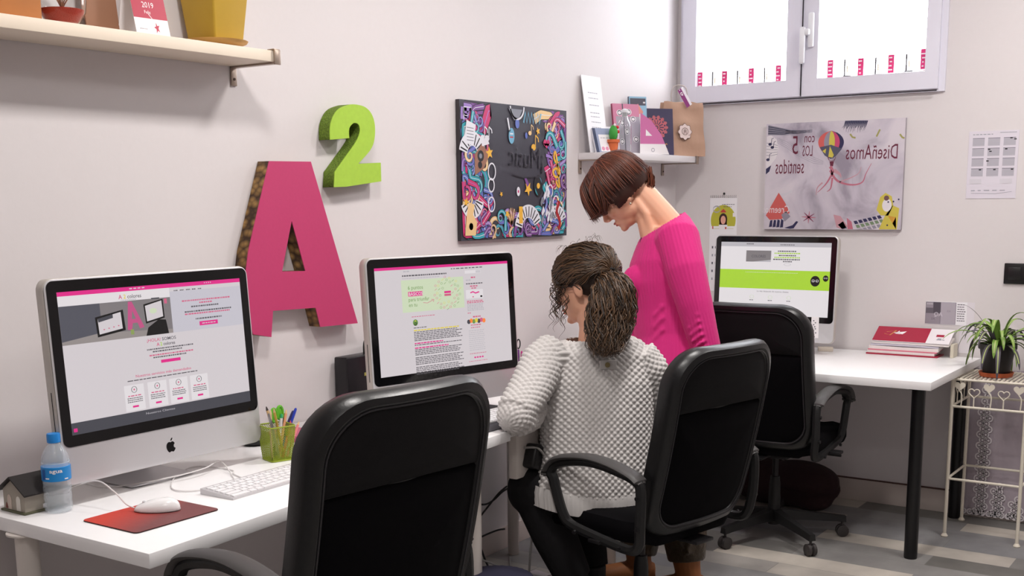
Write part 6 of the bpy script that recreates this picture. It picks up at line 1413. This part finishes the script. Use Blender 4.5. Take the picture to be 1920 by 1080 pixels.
# ---- seated woman in the grey sweater, seen from behind
D2 = 3.92; sd = lambda px, py, d=0.0: at(px, py, D2 - d)
AW = Vector((CF.x, CF.y, 0)).normalized()
pel = sd(1128, 940); person2 = thing('person', 'seated person with a curly brown ponytail in a grey textured sweater, seen from behind', 'person', (pel.x, pel.y, 0), 0, 'two people at the desks')
HC2 = sd(1098, 535, .0); ang = math.radians(62); hf = (AW * math.cos(ang) + SL * math.sin(ang)); HF2 = (hf * math.cos(.28) - Vector((0, 0, 1)) * math.sin(.28)); HU2 = (Vector((0, 0, 1)) * math.cos(.28) + hf * math.sin(.28))
HM2 = Matrix.Translation(HC2) @ frame_from(HF2, HU2).to_4x4() @ Matrix.Scale(1.05, 4)
b = MB(); head_blob(b, HM2)
b.tube([sd(1108, 575), sd(1115, 610), sd(1122, 650)], [.052, .054, .075], 16)
b.tube([sd(1122, 650), sd(1128, 760), sd(1132, 860), sd(1132, 940)], [(.135, .09), (.135, .095), (.13, .095), (.155, .11)], 20, ref=-AW)
lS, lE, lW = sd(1020, 668, .04), sd(960, 776, .24), sd(1018, 768, .0); lW.z = DZ + .05
rS, rE, rW = sd(1213, 690, -.02), sd(1236, 780, -.10), sd(1130, 765, -.20); rW.z = DZ + .05
b.tube([lS, lE, lE.lerp(lW, .3), lW], [.040, .024, .026, .024], 12); hand(b, lW, (lW - lE) * Vector((1, 1, .1)), (0, 0, -1), .92, .3, 1)
b.tube([rS, rE, rW], [.042, .036, .024], 12); hand(b, rW, (rW - rE) * Vector((1, 1, .1)), (0, 0, -1), .92, .3, -1)
P2 = lambda q: Vector(q)
lH, rH = sd(1075, 935, -.03), sd(1165, 930, -.05)
lK = sd(985, 912, -.20); lK.z = .50; lK = at(1000, 918, 3.95); rK = at(1090, 905, 4.25)
lA = at(1080, 1092, 4.0); rA = at(1112, 1070, 4.22)
b.tube([lH, lK, lA], [.07, .038, .036], 14); b.tube([rH, rK, rA], [.07, .038, .036], 14)
me = blob(b, .005, 5, skin); link('body', me, person2, True)
b = MB()
for z, yy, r in ((-.0605, .0935, (.0215, .0065, .0040)), (-.0700, .091, (.019, .0065, .0046))): b.ball((0, 0, 0), 1, M=HM2 @ Matrix.Translation((0, yy, z)) @ Matrix.Diagonal((r[0], r[1], r[2], 1)), seg=14)
b.build('lips', lipm, person2, True)
# black trousers, shoes
blk = mat('trousers_black', (13, 11, 15), .9, bump=(40, .4, .004))
b = MB(); b.tube([sd(1115, 905), sd(1118, 955)], [(.17, .12), (.175, .125)], 20, ref=-AW)
b.tube([lH, lH + (lK - lH) * .5 + Vector((0, 0, .02)), lK, lK + (lA - lK) * .5, lA + (lK - lA) * .05], [.095, .095, .086, .078, .064], 16)
b.tube([rH, rH + (rK - rH) * .5 + Vector((0, 0, .02)), rK, rK + (rA - rK) * .5, rA + (rK - rA) * .05], [.095, .09, .076, .066, .058], 16)
b.ball(lK, .092); b.ball(rK, .08); b.ball(lH.lerp(lK, .5) + Vector((0, 0, .02)), .098)
me = blob(b, .007, 5, blk); link('trousers', me, person2, True)
for A_ in (lA, rA):
    b = MB(); f_ = (Vector((lK.x, lK.y, 0)) - Vector((lA.x, lA.y, 0))).normalized() if A_ is lA else Vector((0.2, .98, 0)); hp = Vector((A_.x, A_.y, 0))
    b.tube([hp - f_ * .05 + Vector((0, 0, .04)), hp + f_ * .05 + Vector((0, 0, .042)), hp + f_ * .13 + Vector((0, 0, .034)), hp + f_ * .18 + Vector((0, 0, .026))], [(.032, .036), (.037, .04), (.040, .03), (.026, .022)], 14, ref=(0, 0, 1)); b.tube([hp + Vector((0, 0, .03)), A_ + Vector((0, 0, .03))], [.045, .048], 12)
    me = blob(b, .006, 4, mat('shoe_black', (24, 22, 24), .5)); me.transform(Matrix.Translation((0, 0, -min(v.co.z for v in me.vertices)))); link('shoe', me, person2, True)
# grey sweater
grey = mat('grey_knit', (204, 200, 198), .9, bump=(500, .5, .001), sheen=.1)
b = MB()
tor = [(1116, 628, .090, .064), (1118, 645, .158, .085), (1118, 668, .192, .105), (1118, 720, .198, .122), (1118, 780, .192, .126), (1118, 840, .190, .126), (1116, 885, .192, .130), (1110, 920, .198, .134), (1106, 940, .200, .132)]
b.tube([sd(x, y) for x, y, _, _ in tor], [(w_, t_) for _, _, w_, t_ in tor], 32, ref=-AW)
b.tube([sd(1042, 662, .03), sd(1018, 682, .06), sd(994, 730, .15), sd(966, 772, .235), sd(970, 786, .22), sd(990, 780, .12), lW + (lE - lW) * .22], [.074, .076, .070, .060, .056, .052, .042], 18); b.ball(sd(966, 779, .235), (.060, .058, .058))
b.tube([sd(1193, 668, .0), sd(1212, 692, -.01), sd(1230, 740, -.05), sd(1236, 780, -.10), sd(1190, 778, -.15), rW + (rE - rW) * .22], [.070, .072, .066, .058, .050, .042], 18)
me = blob(b, .0036, 8, grey)
wv2 = lambda U, V: (np.abs(np.sin(PI * (U * .8 + V) / .0215)) ** .7 * np.abs(np.sin(PI * (U * .8 - V) / .0215)) ** .7) - .35
zb = sd(1122, 925).z
def stitch(U, V): return wv2(U, V)
c0 = np.array([v.co for v in me.vertices]); zlow = None
knit(me, [(tuple(sd(1118, 640)), tuple(sd(1122, 960)), .165, tuple(SL), 0), (tuple(sd(1022, 672, .05)), tuple(sd(962, 778, .24)), .064, tuple(-AW), .02), (tuple(sd(962, 778, .24)), tuple(lW), .052, (0, 0, 1), .2), (tuple(sd(1210, 684)), tuple(sd(1236, 780, -.10)), .062, tuple(-AW), .02), (tuple(sd(1236, 780, -.10)), tuple(rW), .05, (0, 0, 1), .2)], stitch, .0066)
# cut neck hole top
bmv = bmesh.new(); bmv.from_mesh(me); zn = sd(1116, 634).z
bmesh.ops.delete(bmv, geom=[v for v in bmv.verts if v.co.z > zn and (v.co - sd(1116, 634)).length < .12], context='VERTS'); bmv.to_mesh(me); bmv.free()
sw2 = link('sweater', me, person2, True)
# ribbed hem band and the button at the nape
b = MB(); rgs = []; N_ = 220
for k, (py, w_, t_) in enumerate(((908, .203, .138), (920, .207, .142), (946, .202, .137), (948, .192, .130), (915, .188, .126))):
    c = sd(1106, py); L_ = []
    for i in range(N_):
        a = 2 * PI * i / N_; r_ = 1 + (.022 * (abs(math.sin(a * 42)) - .5) if k < 3 else 0); dip = .012 * math.sin(a * 2 + 1)
        L_.append(c + SL * (w_ * r_ * math.cos(a)) - AW * (t_ * r_ * math.sin(a)) + Vector((0, 0, dip)))
    rgs.append(L_)
b.rings(rgs, cap=False, closed=True); b.build('ribbed_hem', mat('grey_rib', (196, 192, 190), .9), sw2, True, smooth=50)
bt = sd(1139, 684, .130); b = MB(); b.tube([bt, bt - AW * .006], .0085, 16); b.build('button', mat('button_olive', (136, 122, 84), .4, .3), sw2, True)
b = MB(); b.box((0, 0, 0), (.055, .006, .030), .002); b.xf(Matrix.Translation(sd(1140, 684, .122)) @ frame_from(AW, (0, 0, 1)).to_4x4()); b.build('button_tab', grey, sw2, True)
# hair
hm2 = hair_mat('brown_hair', (26, 17, 12), (98, 70, 46), .45); hb2 = mat('brown_base', (42, 28, 20), .7)
b = MB()
def HB2(c, r): b.ball((0, 0, 0), 1, M=HM2 @ Matrix.Translation(c) @ Matrix.Diagonal((r[0], r[1], r[2], 1)), seg=24)
HB2((0, -.016, .044), (.086, .102, .090)); HB2((0, -.055, .01), (.07, .06, .06))
me = blob(b, .006, 4, hb2); bmv = bmesh.new(); bmv.from_mesh(me); Mi2 = HM2.inverted()
def cut2(p): q = Mi2 @ p; return (q.y > .068 and q.z < .05) or (q.y > .005 and q.z < .0) or q.z < -.05 or (q.y > .03 and q.z < .02)
bmesh.ops.delete(bmv, geom=[v for v in bmv.verts if cut2(v.co)], context='VERTS'); bmv.to_mesh(me); bmv.free(); hair2 = link('hair', me, person2, True)
tie = sd(1138, 510, .075); tl = Mi2 @ tie; rg = random.Random(33); sp = []; E2 = (Vector((0, -.016, .042)), Vector((.090, .106, .094)))
def nz3(p, s, a): return Vector((mnoise.noise(p * s), mnoise.noise(p * s + Vector((9, 3, 1))), mnoise.noise(p * s + Vector((1, 7, 5))))) * a
for k in range(620):
    # start on the hairline ring, run over the skull to the tie
    a = rg.uniform(-PI, PI); el = rg.uniform(-.15, .9)
    st0 = Vector((.09 * math.sin(a) * math.cos(el), .10 * math.cos(a) * math.cos(el), .04 + .09 * math.sin(el)))
    if st0.y > .02 and st0.z < .035: st0.z = rg.uniform(.03, .07)
    q = push(st0 * .6, E2, 1.0); pts = []; n = 12; kk = rg.uniform(1.0, 1.075)
    for i in range(n + 1):
        t_ = i / n; m_ = q.lerp(tl, t_); m_ = push(m_ + Vector((0, 0, .02 * math.sin(PI * t_))), E2, kk if t_ < .93 else 1.0) if i < n else tl
        pts.append(HM2 @ m_ + nz3(HM2 @ m_, 28, .010 * math.sin(PI * t_)))
    sp.append((pts, rg.uniform(.0013, .0024)))
b = MB()
core = [sd(1140, 510, .08), sd(1150, 530, .105), sd(1148, 570, .115), sd(1142, 610, .125), sd(1138, 645, .15), sd(1134, 668, .165)]
b.tube(core, [.016, .034, .044, .048, .036, .010], 14); me = blob(b, .006, 3, hb2); link('ponytail_core', me, hair2, True)
cp = bez(core, 6)
for k in range(1000):
    a = rg.uniform(0, 2 * PI); rad = rg.uniform(.25, 1.0); ph = rg.uniform(0, 6.28); fr = rg.uniform(55, 110); amp = rg.uniform(.003, .010); stop = rg.uniform(.62, 1.0); pts = []; n = 26
    L0 = rg.uniform(0, .12)
    for i in range(n):
        t_ = (L0 + (1 - L0) * i / (n - 1)) * stop; c = cp[min(len(cp) - 1, int(t_ * (len(cp) - 1)))].lerp(cp[min(len(cp) - 1, int(t_ * (len(cp) - 1)) + 1)], t_ * (len(cp) - 1) % 1)
        sprd = .012 + .070 * math.sin(PI * min(1, t_ * .95)) ** .7 * rad; w_ = t_ * .35 * fr
        pts.append(c + CR * (sprd * math.cos(a) + amp * math.sin(w_ + ph)) - AW * (max(-.3, math.sin(a)) * (.030 + sprd * .55) * min(1, t_ * 4) + amp * math.cos(w_ * .9 + ph)) + Vector((0, 0, amp * .6 * math.sin(w_ * 1.3 + ph))) + nz3(c + Vector((a, rad, 0)), 6, .012))
    sp.append((pts, rg.uniform(.0013, .0024)))
# stray curls: by the temple and around the crown
for k in range(34):
    p0 = sd(1050 + rg.uniform(-10, 14), 540 + rg.uniform(-30, 20), .03 + rg.uniform(-.03, .03)); pts = []; ph = rg.uniform(0, 6.28); L_ = rg.uniform(.05, .12) if k > 14 else rg.uniform(.10, .15)
    for i in range(22): t_ = i / 21; pts.append(p0 + Vector((0, 0, -L_ * t_)) + SL * (.016 * t_ + .009 * math.sin(t_ * 13 + ph)) + AW * .008 * math.cos(t_ * 13 + ph))
    sp.append((pts, .0012))
for k in range(40):
    a = rg.uniform(-PI, PI); q = push(Vector((.05 * math.sin(a), -.016 + .06 * math.cos(a), .14)), E2, 1.03); p0 = HM2 @ q; v = (p0 - HC2).normalized(); pts = [p0]; d = (v + Vector((rg.uniform(-1, 1), rg.uniform(-1, 1), rg.uniform(-.3, .6)))).normalized()
    for i in range(9): d = (d + Vector((rg.uniform(-.4, .4), rg.uniform(-.4, .4), -.45))).normalized(); pts.append(pts[-1] + d * .0042)
    sp.append((pts, .00035))
me = strands(sp); me.materials.append(hm2); link('hair_locks', me, hair2, True)
b = MB(); tt = (cp[3] - cp[0]).normalized(); u_ = tt.orthogonal().normalized(); v_ = tt.cross(u_); c = sd(1141, 514, .082)
b.tube([c + (u_ * math.cos(a) + v_ * math.sin(a)) * .024 for a in [2 * PI * i / 20 for i in range(20)]], .004, 8, closed=True); b.build('hair_tie', mat('tie_black', (20, 14, 14), .7), hair2, True)
# glasses
b = MB(); Hn = lambda c: HM2 @ Vector(c)
for s in (-1, 1):
    b.tube([Hn((s * .032 + .021 * math.cos(a), .108 - .004 * abs(math.cos(a)), .004 + .018 * math.sin(a))) for a in [2 * PI * i / 20 for i in range(20)]], .0016, 6, closed=True)
    b.tube([Hn((s * .053, .104, .010)), Hn((s * .076, .06, .010)), Hn((s * .082, .0, .006)), Hn((s * .080, -.015, -.012))], .0016, 6)
b.tube([Hn((-.011, .107, .006)), Hn((0, .109, .009)), Hn((.011, .107, .006))], .0016, 6); b.build('glasses', mat('glasses_black', (24, 18, 20), .3), person2, True)
